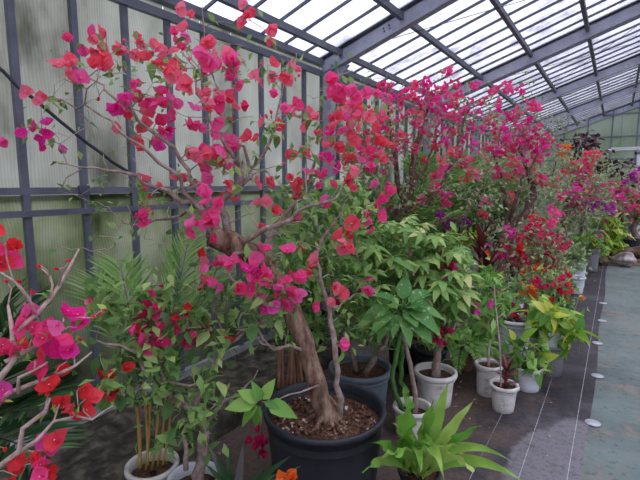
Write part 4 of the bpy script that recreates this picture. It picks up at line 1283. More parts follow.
# ------------------------------------------------------------------ leafy shrub in the blue-grey pot
sp_ = Vector((-1.43, 2.65, 0))
D = Plant('potted_shrub', sp_, 'sprawling green leafy bougainvillea with few blooms in blue-grey tub', 'shrub', M['grey_branch'], M['twig'], 0.06)
sD = pot(D.o, sp_, 0.228, 0.185, 0.31, M['blue_pot'], 0.024, 0.055, 44)
D.limb([sD + Vector((0.03, 0, -0.02)), at(378, 352, 3.08), at(388, 335, 3.1), at(380, 300, 3.05), at(372, 265, 3.0)], [0.022, 0.018, 0.016, 0.012, 0.008], name='trunk')
D.limb([sD + Vector((-0.04, 0.02, -0.02)), at(346, 330, 3.1), at(335, 290, 3.0), at(322, 250, 2.95), at(310, 215, 2.9)], [0.018, 0.015, 0.012, 0.009, 0.005])
D.px([(346, 330, 3.1), (362, 290, 2.9), (355, 250, 2.85), (360, 215, 2.85)], [0.012, 0.010, 0.008, 0.004])
D.px([(335, 290, 3.0), (305, 285, 2.8), (285, 270, 2.75)], [0.008, 0.006, 0.003])
D.px([(346, 325, 3.05), (318, 318, 2.8), (300, 330, 2.7)], [0.008, 0.006, 0.003])
for i in range(170):
    x = rng.uniform(282, 374); y = rng.uniform(186, 338)
    D.reach(at(x, y, rng.uniform(2.55, 3.2)))
D.leaves('boug', 200, 0.085)
D.leaves('bright', 70, 0.08)
D.foliage(600, 0.078, M['leaf'], 0.31, 0.07)
D.foliage(330, 0.07, M['leaf_bright'], 0.31, 0.07)
for it in "343 246 r 2;351 235 r 2;320 264 r 2;336 296 s 3;370 288 p 2;303 250 c 1;378 205 s 2;300 214 c 2".split(';'):
    x, y, c, n_ = it.split(); p = at(float(x), float(y), 2.6); D.reach(p); D.bloom(p, key[c], int(n_), 0.045, facing(p) * 0.6, 0.03)
for i in range(160):   # yellow-edged leaves mixed in
    pass
D.done()

# ------------------------------------------------------------------ umbrella tree with variegated fingers
def palmate(seed, key_mat, k_=7):
    r = random.Random(seed)
    q = MB()
    v, f = blade(lance, 4, 1.0, 0.21, 0.12, 0.35)
    for i in range(k_):
        a = i * 2 * math.pi / k_ + r.uniform(-0.15, 0.15)
        d = Vector((math.cos(a), math.sin(a), r.uniform(-0.25, 0.12)))
        m = frame((0, 0, 0), d, (0, 0, 1), r.uniform(0.8, 1.1))
        q.add([m @ Vector(x) for x in v], f, 0, r.uniform(0.02, 0.9))
    q.tube([(0, 0, 0), (0.02, 0, -0.7)], 0.02, 4, 1, 0, False)
    return q.mesh('palmate_leaf', [M['leaf_var'], M['green_stem']])


up_ = Vector((-1.42, 3.45, 0))
E_ = Plant('potted_umbrella_tree', up_, 'bushy umbrella tree with variegated finger leaves behind the speckled broad-leaved plant', 'plant', M['green_stem'], None, 0.07)
sE = pot(E_.o, up_, 0.17, 0.13, 0.28, M['black_pot'])
for (x, y, d) in ((380, 250, 3.3), (405, 235, 3.5), (430, 240, 3.6), (450, 262, 3.6), (400, 270, 3.2), (430, 290, 3.3), (372, 232, 3.4)):
    b_ = at(x, y, d)
    E_.limb([sE + Vector((rng.uniform(-.05, .05), rng.uniform(-.05, .05), -0.02)), (sE * 0.55 + b_ * 0.45) + Vector((0, 0, 0.06)), b_], [0.012, 0.010, 0.006], name='stem', n=6)
for i in range(170):
    x, y = rng.uniform(356, 466), rng.uniform(214, 305)
    if y < 214 + abs(x - 402) * 0.45: y = 214 + abs(x - 402) * 0.45 + rng.uniform(0, 45)
    p = at(x, y, rng.uniform(2.95, 3.6) - 0.25 * (y - 214) / 90)
    m = frame(p, rv(0.4) + Vector((0.5, -1.0, 0)), Vector((0, 0, 1.2)) + facing(p) * 0.7 + rv(0.35), 0.112 * rng.uniform(0.75, 1.2))
    link('leaf', cached(palmate, i % 6, 'v'), E_.o, m)
E_.foliage(520, 0.10, M['leaf_var'], 0.2, 0.08, lance, 2, [at(rng.uniform(365, 462), rng.uniform(250, 325), rng.uniform(3.1, 3.7)) for _ in range(200)])
E_.done()

# ------------------------------------------------------------------ speckled broad-leaved plant (thick green stems)
dp = Vector((-0.98, 2.52, 0))
Dd = Plant('potted_dumb_cane', dp, 'broad-leaved plant with pale speckled leaves on thick green stems in small white pot', 'plant', M['green_stem'], None, 0.05)
sd_ = pot(Dd.o, dp, 0.125, 0.10, 0.2, M['old_white_pot'])
Dd.limb([sd_ + Vector((-0.05, 0, -.02)), at(393, 385, 2.76), at(398, 345, 2.74), at(404, 310, 2.7)], [0.018, 0.016, 0.016, 0.012], name='stem', n=9)
Dd.limb([sd_ + Vector((-0.02, 0.05, -.02)), at(401, 380, 2.82), at(402, 340, 2.8), at(398, 300, 2.78)], [0.017, 0.015, 0.015, 0.010], name='stem', n=9)
Dd.limb([sd_ + Vector((0.02, 0, -.02)), at(414, 385, 2.76), at(408, 355, 2.76), at(402, 335, 2.76)], [0.018, 0.016, 0.014, 0.012], name='stem', n=8, mat=M['grey_branch'])
hd = at(402, 318, 2.74)
for (tx, ty, dd, L) in ((352, 318, 2.55, .30), (368, 345, 2.5, .24), (430, 340, 2.5, .32), (438, 310, 2.6, .26), (380, 292, 2.6, .26), (424, 292, 2.75, .28), (405, 280, 2.8, .25), (360, 300, 2.75, .26), (418, 325, 2.5, .22), (390, 338, 2.5, .2), (445, 330, 2.8, .24), (375, 330, 2.6, .22), (362, 330, 2.45, .26), (412, 345, 2.45, .24), (435, 322, 2.5, .3), (395, 300, 2.5, .22), (350, 335, 2.7, .22), (425, 305, 2.55, .26)):
    b_ = at(tx, ty, dd)
    d = b_ - hd
    s0 = hd + d * 0.28 + Vector((0, 0, 0.05))
    q = MB(); q.tube([hd, hd + d * 0.15 + Vector((0, 0, 0.05)), s0], [0.006, 0.005, 0.004], 5); q.build('stalk', M['green_stem'], Dd.o)
    me = LEAFV['dumb'][int(rng.integers(0, 4))]
    link('leaf', me, Dd.o, frame(s0, d + Vector((0, 0, -0.05)), Vector((0, 0, 1)) + facing(b_) * 0.6, L * 0.72))
Dd.done()

# ------------------------------------------------------------------ bird's nest fern in front
fb = Vector((-0.74, 2.02, 0))
fo = empty('birds_nest_fern', fb); tag(fo, "bird's nest fern with glossy wavy bright green strap leaves in front", 'fern')
sf = pot(fo, fb, 0.11, 0.085, 0.14, M['black_pot'], 0.01, 0.02)
nest_w = lambda t: max(0.0, (0.30 + 0.70 * math.sin(math.pi * min(1, t * 0.85 + 0.1)) ** 1.3) * (1 if t < 0.8 else max(0.0, (1 - t) / 0.2) ** 0.6))
for (tx, ty, dd, w, dr, bx) in ((407, 392, 1.80, .046, .0, -.06), (376, 446, 1.70, .028, .2, -.08), (447, 385, 2.15, .030, .0, .0), (470, 407, 2.1, .026, .35, .02), (477, 430, 2.05, .026, .4, .02), (498, 458, 1.95, .024, 1.6, .02),
                                (424, 420, 2.15, .030, .2, .0), (434, 402, 2.1, .032, .1, .0), (432, 450, 1.80, .026, 1.1, 0), (512, 482, 1.9, .026, 1.2, .03), (398, 462, 1.66, .028, .8, -.03), (366, 476, 1.72, .024, .6, -.05),
                                (466, 468, 1.85, .026, 1.3, .02), (420, 472, 1.62, .028, .9, 0), (396, 428, 2.02, .026, .5, -.02), (457, 425, 2.15, .024, .3, .02), (385, 462, 1.75, .022, .5, -.03), (440, 474, 1.66, .026, 1.2, 0), (412, 438, 1.95, .024, .6, 0), (452, 448, 1.95, .022, .9, .02)):
    b_ = at(tx, ty, dd); a_ = sf + Vector((bx + rng.uniform(-.02, .02), rng.uniform(-.03, .03), 0.0))
    v_ = b_ - a_; L = v_.length
    strap(fo, a_, v_ + Vector((0, 0, dr * L * 0.5)), L * (1.03 + 0.12 * dr), w * 1.08, dr, M['nest'], 22, 0.42, rng.uniform(.10, .35), up=facing(b_) + Vector((0, 0, 0.6)) + rv(.45), taper=nest_w)

# dark strap-leaved plant below the tub
rb0 = Vector((-1.33, 1.30, 0))
ro = empty('strap_leaf_plant', rb0); tag(ro, 'dark green strap-leaved plant with purplish undersides in front of the black tub', 'plant')
sr = pot(ro, rb0, 0.11, 0.09, 0.15, M['white_pot'], 0.01, 0.02)
for (tx, ty, dd, w) in ((206, 448, 1.85, .022), (213, 462, 1.8, .02), (243, 446, 1.8, .020), (289, 461, 1.7, .022), (282, 478, 1.66, .02), (226, 455, 1.9, .018), (262, 470, 1.7, .02), (300, 470, 1.8, .012), (200, 470, 1.75, .02)):
    b_ = at(tx, ty, dd); v_ = b_ - sr
    strap(ro, sr + rv(0.008), v_ + Vector((0, 0, 0.08)), v_.length * 1.03, w, 0.25, M['rhoeo'], 8, 0.0, 0.25, up=facing(b_) + Vector((0, 0, 0.8)))
# orange bloom low in front
og = at(300, 520, 1.62); og.z = 0
O_ = Plant('potted_bougainvillea', og, 'low bougainvillea shoot with orange blooms at the foot of the black tub', 'bougainvillea', M['grey_branch'], None, 0.04)
so_ = pot(O_.o, og, 0.10, 0.08, 0.13, M['grey_pot'])
O_.limb([so_ + Vector((0, 0, -.01)), at(292, 505, 1.6), at(290, 488, 1.6)], [0.008, 0.006, 0.004], name='trunk', n=6)
for (x, y) in ((285, 478), (293, 479), (290, 482)):
    p = at(x, y, 1.58); O_.reach(p); O_.bloom(p, 'orange', 1, 0.034, facing(p))
O_.done()
# crimson sprig at the tub's flank
kg = Vector((-1.62, 1.78, 0))
K_ = Plant('bougainvillea_cutting', kg, 'slender cutting with one crimson bloom cluster leaning on the black tub', 'plant', M['grey_branch'], None, 0.04)
K_.limb([kg, kg + Vector((0.05, -0.03, 0.2)), at(262, 420, 2.25), at(259, 432, 2.2)], [0.004, 0.003, 0.002, 0.002], name='stem', n=5, jit=0.003)
for (x, y) in ((258, 432), (251, 441), (262, 438), (255, 446), (264, 444), (258, 452), (249, 446), (259, 443)):
    p = at(x, y, 2.18 + rng.normal(0, .01)); K_.bloom(p, 'crimson', 2, 0.026, facing(p), .012)
K_.done()

# ------------------------------------------------------------------ pots along the walkway
# weathered white pot with forked bonsai stump
gp = Vector((-1.00, 3.0, 0))
G = Plant('potted_bougainvillea', gp, 'forked stump bougainvillea with a crimson bloom in weathered white pot', 'bougainvillea', M['grey_branch'], M['twig'], 0.05)
sG = pot(G.o, gp, 0.157, 0.118, 0.255, M['old_white_pot'], 0.022, 0.05, 44)
G.limb([sG + Vector((0, 0, -.02)), at(437, 358, 3.2), at(441, 342, 3.2), at(447, 328, 3.2)], [0.032, 0.026, 0.026, 0.015], name='trunk', n=9)
G.px([(440, 345, 3.2), (452, 330, 3.15), (456, 322, 3.1)], [0.018, 0.016, 0.012], n=8)
G.px([(447, 330, 3.2), (443, 312, 3.2), (446, 298, 3.2)], [0.014, 0.011, 0.006])
G.px([(452, 330, 3.15), (470, 322, 3.2), (480, 300, 3.2)], [0.010, 0.007, 0.003])
for i in range(46):
    G.reach(at(rng.uniform(428, 505), rng.uniform(268, 332), rng.uniform(3.0, 3.5)))
for it in "440 330 k 3;438 337 k 3;443 341 k 2;434 331 k 1;470 302 m 2;474 308 m 3;481 313 m 3;470 295 m 1;441 262 c 3;446 258 c 3;455 262 p 3;452 270 m 3;456 276 m 2".split(';'):
    x, y, c, n_ = it.split(); p = at(float(x), float(y), 3.1); G.reach(p); G.bloom(p, key[c], int(n_), 0.042, facing(p) * 0.6, 0.03)
G.leaves('bright', 190, 0.085)
G.foliage(260, 0.08, M['leaf_bright'], 0.3, 0.06)
G.done()

# fern in a dark terracotta pot
fr = Vector((-1.00, 3.72, 0))
o = empty('potted_fern', fr); tag(o, 'arching green sword fern in dark terracotta pot behind white pots', 'fern')
pot(o, fr, 0.10, 0.08, 0.2, M['terracotta'])
for f_ in fan(fr, 20, 0.2, 0.42, 0.55, 0.075, 22, (0.4, 1.6), dict(lw=0.13, bare=0.08, hang=0.2)):
    frond(o, *f_[:-1], M['palm_bright'], M['green_stem'], **f_[-1])

# empty-looking black pot behind
bp = Vector((-1.15, 3.31, 0))
H = Plant('potted_shrub', bp, 'dark green leafy seedling in black pot behind the forked stump', 'shrub', M['grey_branch'], None, 0.05)
sH = pot(H.o, bp, 0.14, 0.11, 0.3, M['black_pot'])
H.limb([sH, sH + Vector((0, 0, .12)), sH + Vector((.03, 0, .25))], [0.01, 0.008, 0.004], name='trunk')
for i in range(14): H.reach(sH + Vector((rng.normal(0, .1), rng.normal(0, .1), rng.uniform(.05, .3))))
H.leaves('boug', 40, 0.08); H.done()

# tall white pot with pale stem
ip = Vector((-0.71, 3.36, 0))
I_ = Plant('potted_shrub', ip, 'tall pale-stemmed shrub in white pot behind the small faceted pot', 'shrub', M['pale_branch'], M['twig'], 0.05)
sI = pot(I_.o, ip, 0.105, 0.078, 0.25, M['old_white_pot'], 0.018, 0.03, 36)
I_.limb([sI + Vector((0, 0, -.02)), at(489, 330, 3.3), at(487, 300, 3.3), at(489, 275, 3.3)], [0.011, 0.009, 0.008, 0.004], name='trunk', n=7, jit=0.003)
I_.px([(489, 335, 3.3), (498, 318, 3.25), (505, 312, 3.25)], [0.006, 0.005, 0.003])
for i in range(22): I_.reach(at(rng.uniform(470, 512), rng.uniform(270, 330), rng.uniform(3.2, 3.45)))
I_.leaves('boug', 60, 0.07); I_.leaves('bright', 40, 0.07); I_.done()

# small faceted pot with dark red rosette
jp = Vector((-0.56, 3.17, 0))
J = empty('potted_cordyline', jp); tag(J, 'small dark red rosette plant in little faceted weathered white pot', 'plant')
sJ = pot(J, jp, 0.104, 0.072, 0.20, M['old_white_pot'], 0.016, 0.03, 10)
q = MB(); P, R = catmull([sJ + Vector((-.02, 0, -.02)), at(500, 350, 3.0), at(496, 310, 3.02), at(494, 285, 3.02)], [.006, .005, .005, .003], .04); q.tube(P, R, 6); q.build('stake', M['pale_branch'], J)
q = MB(); q.tube([sJ, sJ + Vector((.01, 0, .08)), sJ + Vector((.015, 0, .14))], [.009, .008, .006], 6); q.build('stem', M['leaf_red'], J)
for i in range(15):
    a_ = i * 2.4
    strap(J, sJ + Vector((.012, 0, .03 + .008 * i)), Vector((math.cos(a_), math.sin(a_), .6 + .1 * i)), .13, .011, 1.2, M['leaf_red'], 6, 0, .25)

# white pot with green and yellow leaves
kp = Vector((-0.47, 3.62, 0))
Kk = Plant('potted_croton', kp, 'green leafy plant with yellow young leaves in bluish white pot', 'plant', M['green_stem'], None, 0.05)
sK = pot(Kk.o, kp, 0.108, 0.082, 0.19, M['white_pot'], 0.016, 0.03, 36)
for i in range(5):
    Kk.limb([sK + rv(.02), sK + Vector((rng.normal(0, .06), rng.normal(0, .06), .1)), sK + Vector((rng.normal(0, .12), rng.normal(0, .1), rng.uniform(.14, .28)))], [.006, .005, .003], name='stem', n=5)
for i in range(20): Kk.reach(sK + Vector((rng.normal(-.03, .10), rng.normal(0, .1), rng.uniform(-.02, .22))))
Kk.leaves('bright', 50, .10); Kk.leaves('boug', 40, .09)
for (x, y, tx, ty) in ((515, 345, 505, 333), (520, 340, 538, 345), (522, 338, 533, 330), (535, 352, 547, 360), (536, 360, 552, 356), (515, 340, 510, 328)):
    a_ = at(x, y, 3.45); d = at(tx, ty, 3.4) - a_; Kk.leaf_at(a_, 'yellow', .15, d)
Kk.done()

# grey pot holding a white pot with the yellow croton
lp2 = Vector((-0.37, 4.02, 0))
L_ = Plant('potted_croton', lp2, 'yellow-green broad-leaved croton in white pot set inside tall grey pot', 'plant', M['green_stem'], None, 0.05)
pot(L_.o, lp2, 0.125, 0.10, 0.27, M['grey_pot'], 0.012, 0.03, 12, name='outer_pot')
sL = pot(L_.o, lp2 + Vector((0, 0, 0.22)), 0.105, 0.085, 0.17, M['white_pot'], 0.014, 0.03, 36)
for i in range(6):
    L_.limb([sL + rv(.02), sL + Vector((rng.normal(0, .08), rng.normal(0, .06), .1)), sL + Vector((rng.uniform(-.12, .16), rng.normal(0, .08), rng.uniform(.10, .22)))], [.007, .006, .003], name='stem', n=5)
for i in range(30): L_.reach(sL + Vector((rng.uniform(-.13, .22), rng.normal(0, .10), rng.uniform(-.05, .24))))
L_.leaves('yellow', 130, .15); L_.leaves('bright', 50, .13); L_.done()

# white pot with low bonsai, orange and red blooms
mp_ = Vector((-0.70, 4.30, 0))
Mm = Plant('potted_bougainvillea', mp_, 'low bonsai bougainvillea with orange blooms in wide white pot', 'bougainvillea', M['dark_trunk'], M['twig'], 0.05)
sM = pot(Mm.o, mp_, 0.165, 0.12, 0.36, M['white_pot'], 0.022, 0.05, 40)
Mm.limb([sM + Vector((.05, 0, -.02)), at(516, 315, 4.1), at(507, 305, 4.1), at(500, 285, 4.2)], [.03, .026, .02, .01], name='trunk', n=8)
Mm.px([(512, 312, 4.1), (525, 308, 4.1), (532, 290, 4.2)], [.02, .015, .006])
for i in range(60): Mm.reach(at(rng.uniform(490, 570), rng.uniform(270, 318), rng.uniform(3.9, 4.5)))
for it in "528 293 o;524 291 o;532 295 o;528 288 o;565 293 r;560 297 r;573 297 o;512 309 k;515 312 k;508 305 k;544 283 s;556 282 s;560 285 s;540 284 s;548 280 s;500 300 s;570 291 r".split(';'):
    x, y, c = it.split(); p = at(float(x), float(y), 4.05); Mm.reach(p); Mm.bloom(p, key[c], 3, .042, facing(p) * .6, .035)
Mm.leaves('boug', 90, .075); Mm.foliage(420, .07, M['leaf'], .3, .06); Mm.done()

# dark red cordylines
for (x, y0, y1, d, lab, hh) in ((481, 262, 238, 5.3, 'tall dark red cordyline rosette before the twisted trunk', 0.62), (487, 290, 268, 4.6, 'lower dark red cordyline with drooping leaves beside red blooms', 0.42)):
    b_ = at(x, y0, d); fl_ = Vector((b_.x, b_.y, 0))
    o = empty('potted_cordyline', fl_); tag(o, lab, 'plant')
    s_ = pot(o, fl_, .12, .1, .26, M['beige_pot'])
    q = MB(); q.tube([s_, s_.lerp(at(x, y1, d), .6), at(x, y1, d)], [.014, .012, .009], 6); q.build('stem', M['leaf_red'], o)
    for i in range(17):
        a_ = i * 2.4
        strap(o, s_.lerp(at(x, y1, d), .45 + .03 * i), Vector((math.cos(a_), math.sin(a_), .5 + .14 * i)), .34, .034, 1.0, M['leaf_red'], 6, 0, .22)

# ------------------------------------------------------------------ flowering trees down the row
def parse(t):
    for it in t.replace('\n', '').split(';'):
        if it.strip():
            a = it.split(); yield float(a[0]), float(a[1]), key[a[2]]


def far_tree(name, base, label, limbs, spec, dep, dj, csize, twigs, twig_box, leaves, leaf_size, leaf_mat, bark, potspec, lwid=0.3):
    T = Plant(name, base, label, 'bougainvillea', bark, M['twig'], 0.09)
    s_ = pot(T.o, base, *potspec)
    for i, (p, r) in enumerate(limbs):
        pts = [at(*w) for w in p]
        if i == 0: pts = [s_ + Vector((0, 0, -.03))] + pts; r = [r[0] * 1.2] + r
        T.limb(pts, r, name='trunk' if i == 0 else 'branch', n=9 if i == 0 else 7, jit=.018)
    h = Vector(T.pos[-1])
    L = [(at(x, y, dep(x, y) + rng.normal(0, dj)), c) for x, y, c in spec]
    L.sort(key=lambda t: (t[0] - at(*limbs[0][0][-1])).length)
    for p, c in L:
        T.reach(p, wig=.05); T.cluster(p, c, csize)
    for i in range(twigs):
        x, y = rng.uniform(twig_box[0], twig_box[2]), rng.uniform(twig_box[1], twig_box[3])
        T.reach(at(x, y, dep(x, y) + rng.normal(0, dj * 1.3)), wig=.06)
    T.foliage(leaves, leaf_size, leaf_mat, lwid, .07)
    T.done()
    return T


TB = """447 72 p;450 71 p;382 87 p;389 87 p;417 85 p;411 88 c;426 83 m;448 84 p;458 84 p;442 90 p;425 94 m;431 91 m;448 96 p;474 86 p;476 85 m;492 90 p;419 105 p;434 107 m;446 107 m;454 104 c;470 103 m;483 102 p;384 98 m;393 99 m;401 98 p;391 109 p;400 108 p;416 123 p;422 127 p;399 118 p;419 116 c;446 114 m;464 111 p;477 113 m;470 127 m;478 129 m;446 129 m;438 133 m;428 135 m;447 139 m;443 142 m;435 146 p;401 135 c;409 139 p;384 122 m;390 130 c;461 142 p;474 146 m;
394 142 p;435 147 c;446 143 m;452 152 c;425 160 c;442 161 c;459 151 p;462 164 p;466 160 c;470 162 p;472 173 c;465 179 c;478 176 p;436 176 m;440 173 p;445 168 m;432 177 c;450 194 m;444 198 m;447 203 p;435 188 p;387 189 p;391 209 p;384 173 m;417 210 p;422 198 p;406 92 m;438 99 m;458 95 p;412 97 p;388 142 m;397 148 p;404 150 m;415 150 p;418 142 m;382 158 c;390 160 p;440 214 u;437 210 u;447 226 u;452 224 u;466 222 u;443 219 u;418 100 m;428 102 m;440 110 m;452 116 p;460 120 m;436 122 m;425 117 m;410 112 p;456 132 c;466 136 m;380 112 c;387 117 p;424 110 p;433 98 p"""
far_tree('potted_bougainvillea', Vector((-1.75, 4.60, 0)), 'tall magenta bougainvillea tree with dark forked trunk behind the umbrella tree',
         [([(402, 232, 4.95), (405, 205, 4.95), (412, 180, 4.9), (415, 150, 4.9), (425, 118, 4.9), (432, 95, 4.9)], [.075, .062, .05, .032, .022, .010]),
          ([(405, 208, 4.95), (400, 190, 4.95), (396, 165, 4.9), (390, 135, 4.8), (388, 105, 4.75)], [.04, .035, .025, .016, .008]),
          ([(408, 215, 4.95), (425, 205, 4.8), (440, 188, 4.75), (452, 165, 4.7), (462, 130, 4.7), (470, 105, 4.7)], [.03, .026, .022, .016, .012, .006]),
          ([(410, 222, 4.9), (440, 222, 5.0), (466, 212, 5.1), (478, 190, 5.1), (490, 168, 5.2)], [.026, .022, .018, .014, .007]),
          ([(412, 180, 4.9), (424, 170, 5.1), (436, 140, 5.2), (446, 118, 5.2)], [.022, .016, .012, .006])],
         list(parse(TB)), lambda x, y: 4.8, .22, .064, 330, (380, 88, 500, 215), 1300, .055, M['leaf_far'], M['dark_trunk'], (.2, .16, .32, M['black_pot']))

TC = """506 86 p;509 88 p;518 91 m;533 105 p;539 108 p;530 103 p;494 90 p;499 103 p;490 119 p;504 131 m;500 126 p;513 136 p;513 120 m;523 125 m;539 127 p;533 141 m;528 138 m;537 145 m;544 144 m;549 142 m;552 146 m;540 150 m;546 150 m;547 138 m;533 148 m;527 144 m;538 138 m;489 122 p;492 117 p;496 131 p;486 146 p;492 146 c;484 153 p;490 159 p;494 147 m;487 202 p;484 214 c;496 172 p;540 161 p;536 158 p;542 180 p;546 185 c;539 178 p;552 207 p;557 215 p;551 222 c;556 182 c;498 110 m;508 116 m;518 113 p;524 133 m;516 128 m;505 142 p;511 148 p;519 143 m;512 160 c;518 170 p;525 158 m;502 155 p;530 120 m;536 132 m;495 140 m;500 150 m;508 138 m"""
far_tree('potted_bougainvillea', Vector((-1.22, 6.2, 0)), 'magenta bougainvillea tree with twisted dark trunk leaning over the red bush',
         [([(503, 262, 6.15), (502, 238, 6.15), (512, 225, 6.15), (526, 210, 6.15), (534, 192, 6.15), (526, 172, 6.1), (520, 150, 6.1), (524, 128, 6.1)], [.07, .062, .055, .048, .042, .025, .016, .008]),
          ([(502, 240, 6.15), (508, 218, 6.2), (504, 196, 6.2), (500, 175, 6.2), (495, 145, 6.2), (498, 115, 6.2)], [.045, .038, .03, .022, .014, .007]),
          ([(508, 222, 6.2), (518, 200, 6.0), (522, 180, 6.0), (536, 160, 6.0), (546, 145, 6.0)], [.03, .024, .018, .012, .006]),
          ([(502, 236, 6.15), (490, 218, 6.2), (478, 205, 6.3), (484, 180, 6.3)], [.022, .018, .014, .008]),
          ([(534, 192, 6.15), (540, 180, 6.2), (552, 172, 6.3), (556, 160, 6.3)], [.018, .014, .01, .005])],
         list(parse(TC)), lambda x, y: 6.1, .28, .086, 420, (478, 112, 572, 200), 1300, .06, M['leaf_far'], M['dark_trunk'], (.2, .17, .34, M['black_pot']))

TN = """511 233 m;508 231 m;533 223 s;537 228 s;541 234 s;548 236 s;557 237 s;564 245 s;555 243 s;545 246 s;531 247 r;526 245 r;521 244 r;504 243 s;504 250 m;490 248 m;513 257 s;519 258 s;515 263 s;525 261 s;526 267 s;554 257 s;532 253 s;550 267 s;553 269 s;563 271 s;556 281 s;552 223 p;555 214 p;528 230 s;534 236 s;540 241 s;528 238 s;537 250 r;547 251 s;559 250 s;508 246 s;500 256 m;520 250 r;541 222 s;535 218 r;488 258 o;485 262 o;539 269 o;534 268 o;523 272 o;530 275 s;545 262 s;536 260 r;519 238 s;560 275 s;566 274 s;548 228 p;523 254 s;542 256 s;530 262 s"""
far_tree('potted_bougainvillea', Vector((-0.95, 5.35, 0)), 'bushy bougainvillea crowded with small red blooms in the middle of the row',
         [([(520, 290, 5.2), (524, 272, 5.2), (528, 255, 5.2)], [.035, .025, .012]), ([(522, 280, 5.2), (540, 262, 5.2), (548, 245, 5.2)], [.018, .012, .006]), ([(522, 280, 5.2), (508, 262, 5.2), (505, 250, 5.2)], [.015, .01, .005])],
         list(parse(TN)), lambda x, y: 5.15, .16, .066, 90, (492, 225, 568, 290), 1500, .06, M['leaf_far'], M['dark_trunk'], (.18, .15, .32, M['white_pot']))

TD = """562 192 p;572 181 m;574 187 m;565 174 c;574 164 p;562 151 o;566 149 o;574 173 p;580 171 m;575 181 m;582 181 m;573 190 m;577 165 c;586 158 p;595 155 c;577 206 m;580 209 m;590 207 u;605 210 u;600 206 u;610 208 u;586 172 c;592 180 p;568 183 p;584 190 p;578 176 m;570 196 p;566 160 o;590 165 c;580 196 p;598 190 p;594 198 p;572 200 c"""
far_tree('potted_bougainvillea', Vector((-0.95, 8.9, 0)), 'distant pink and orange bougainvillea below the dark purple-leaved tree',
         [([(562, 235, 8.6), (565, 212, 8.6), (570, 190, 8.6), (575, 170, 8.6)], [.06, .045, .025, .01]), ([(565, 212, 8.6), (585, 200, 8.5), (600, 190, 8.5)], [.03, .02, .01])],
         list(parse(TD)), lambda x, y: 8.5, .3, .14, 260, (555, 155, 612, 222), 1200, .085, M['leaf_far'], M['dark_trunk'], (.22, .18, .34, M['beige_pot']))

TE = """610 186 p;620 194 m;638 179 m;611 197 m;619 198 m;625 201 p;609 186 c;633 202 p;637 207 c;623 192 m;611 207 m;616 200 m;628 207 p;632 196 p;642 196 m;648 190 p;606 200 p;640 172 u;632 178 u;645 205 c;618 186 p;626 187 m;650 180 m;600 215 p;604 220 m;598 226 u"""
far_tree('potted_bougainvillea', Vector((0.25, 12.6, 0)), 'farthest magenta bougainvillea before the gable wall',
         [([(622, 225, 10.6), (622, 208, 10.6), (626, 190, 10.6)], [.06, .04, .02]), ([(622, 212, 10.6), (640, 200, 10.6)], [.03, .012])],
         list(parse(TE)), lambda x, y: 10.5, .4, .16, 200, (598, 172, 652, 218), 1200, .10, M['leaf_far'], M['dark_trunk'], (.24, .2, .36, M['grey_pot']))

# filler shrubs along the wall behind the trees
for i, (x0, x1, y0, y1, d, Y, lab) in enumerate([
        (345, 386, 120, 215, 5.0, 0, 'grey twiggy shrub by the side wall behind the black tub bougainvillea'),
        (470, 560, 160, 235, 7.6, 0, 'grey-green leafy shrub by the wall behind the twisted trunk'),
        (540, 590, 185, 250, 9.6, 0, 'grey-green shrub beyond the red bush'),
        (560, 640, 165, 225, 12.0, 0, 'leafy shrub standing before the far gable wall')]):
    c = at((x0 + x1) / 2, y1, d); g0 = Vector((c.x, c.y, 0))
    if g0.x < -2.3: g0.x = -2.3
    S = Plant('potted_shrub', g0, lab, 'shrub', M['twig'], M['twig'], .1)
    s_ = pot(S.o, g0, .17, .14, .3, M['black_pot'])
    S.limb([s_, at((x0 + x1) / 2, y1, d), at((x0 + x1) / 2 + 4, (y0 + y1) / 2, d)], [.03, .025, .01], name='trunk')
    for k_ in range(200):
        p = at(rng.uniform(x0, x1), rng.uniform(y0, y1), d + rng.normal(0, .25)); p.x = max(p.x, -2.62)
        S.reach(p, wig=.05)
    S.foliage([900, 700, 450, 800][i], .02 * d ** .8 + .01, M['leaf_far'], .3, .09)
    if i in (0, 1):
        for k_ in range(10):
            p = at(rng.uniform(x0, x1), rng.uniform(y0, (y0 + y1) / 2), d - .2); p.x = max(p.x, -2.6); S.cluster(p, PK if k_ % 2 else CO, .014 * d)
    S.done()

# dark purple-leaved tree
pl_ = Vector((-0.55, 9.9, 0))
T = Plant('potted_purple_tree', pl_, 'slim tree with dark purple leaves against the gable wall', 'tree', M['dark_trunk'], M['twig'], .1)
s_ = pot(T.o, pl_, .2, .16, .34, M['black_pot'])
T.limb([s_, at(584, 215, 9.4), at(583, 180, 9.4), at(584, 150, 9.4)], [.03, .026, .02, .008], name='trunk')
for i in range(70):
    T.reach(at(rng.normal(584, 11), rng.uniform(132, 180), 9.4 + rng.normal(0, .25)), wig=.05)
T.leaves('purple', 150, .16); T.foliage(150, .14, M['leaf_purple'], .34, .06); T.done()
pl_ = Vector((0.35, 12.2, 0))
T = Plant('potted_purple_tree', pl_, 'sparse small tree with dark leaves beside the door', 'tree', M['dark_trunk'], M['twig'], .1)
s_ = pot(T.o, pl_, .2, .16, .34, M['black_pot'])
T.limb([s_, at(618, 205, 10.6), at(618, 170, 10.6)], [.025, .02, .006], name='trunk')
for i in range(26): T.reach(at(rng.normal(618, 9), rng.uniform(158, 190), 10.6 + rng.normal(0, .2)), wig=.05)
T.leaves('purple', 60, .14); T.done()

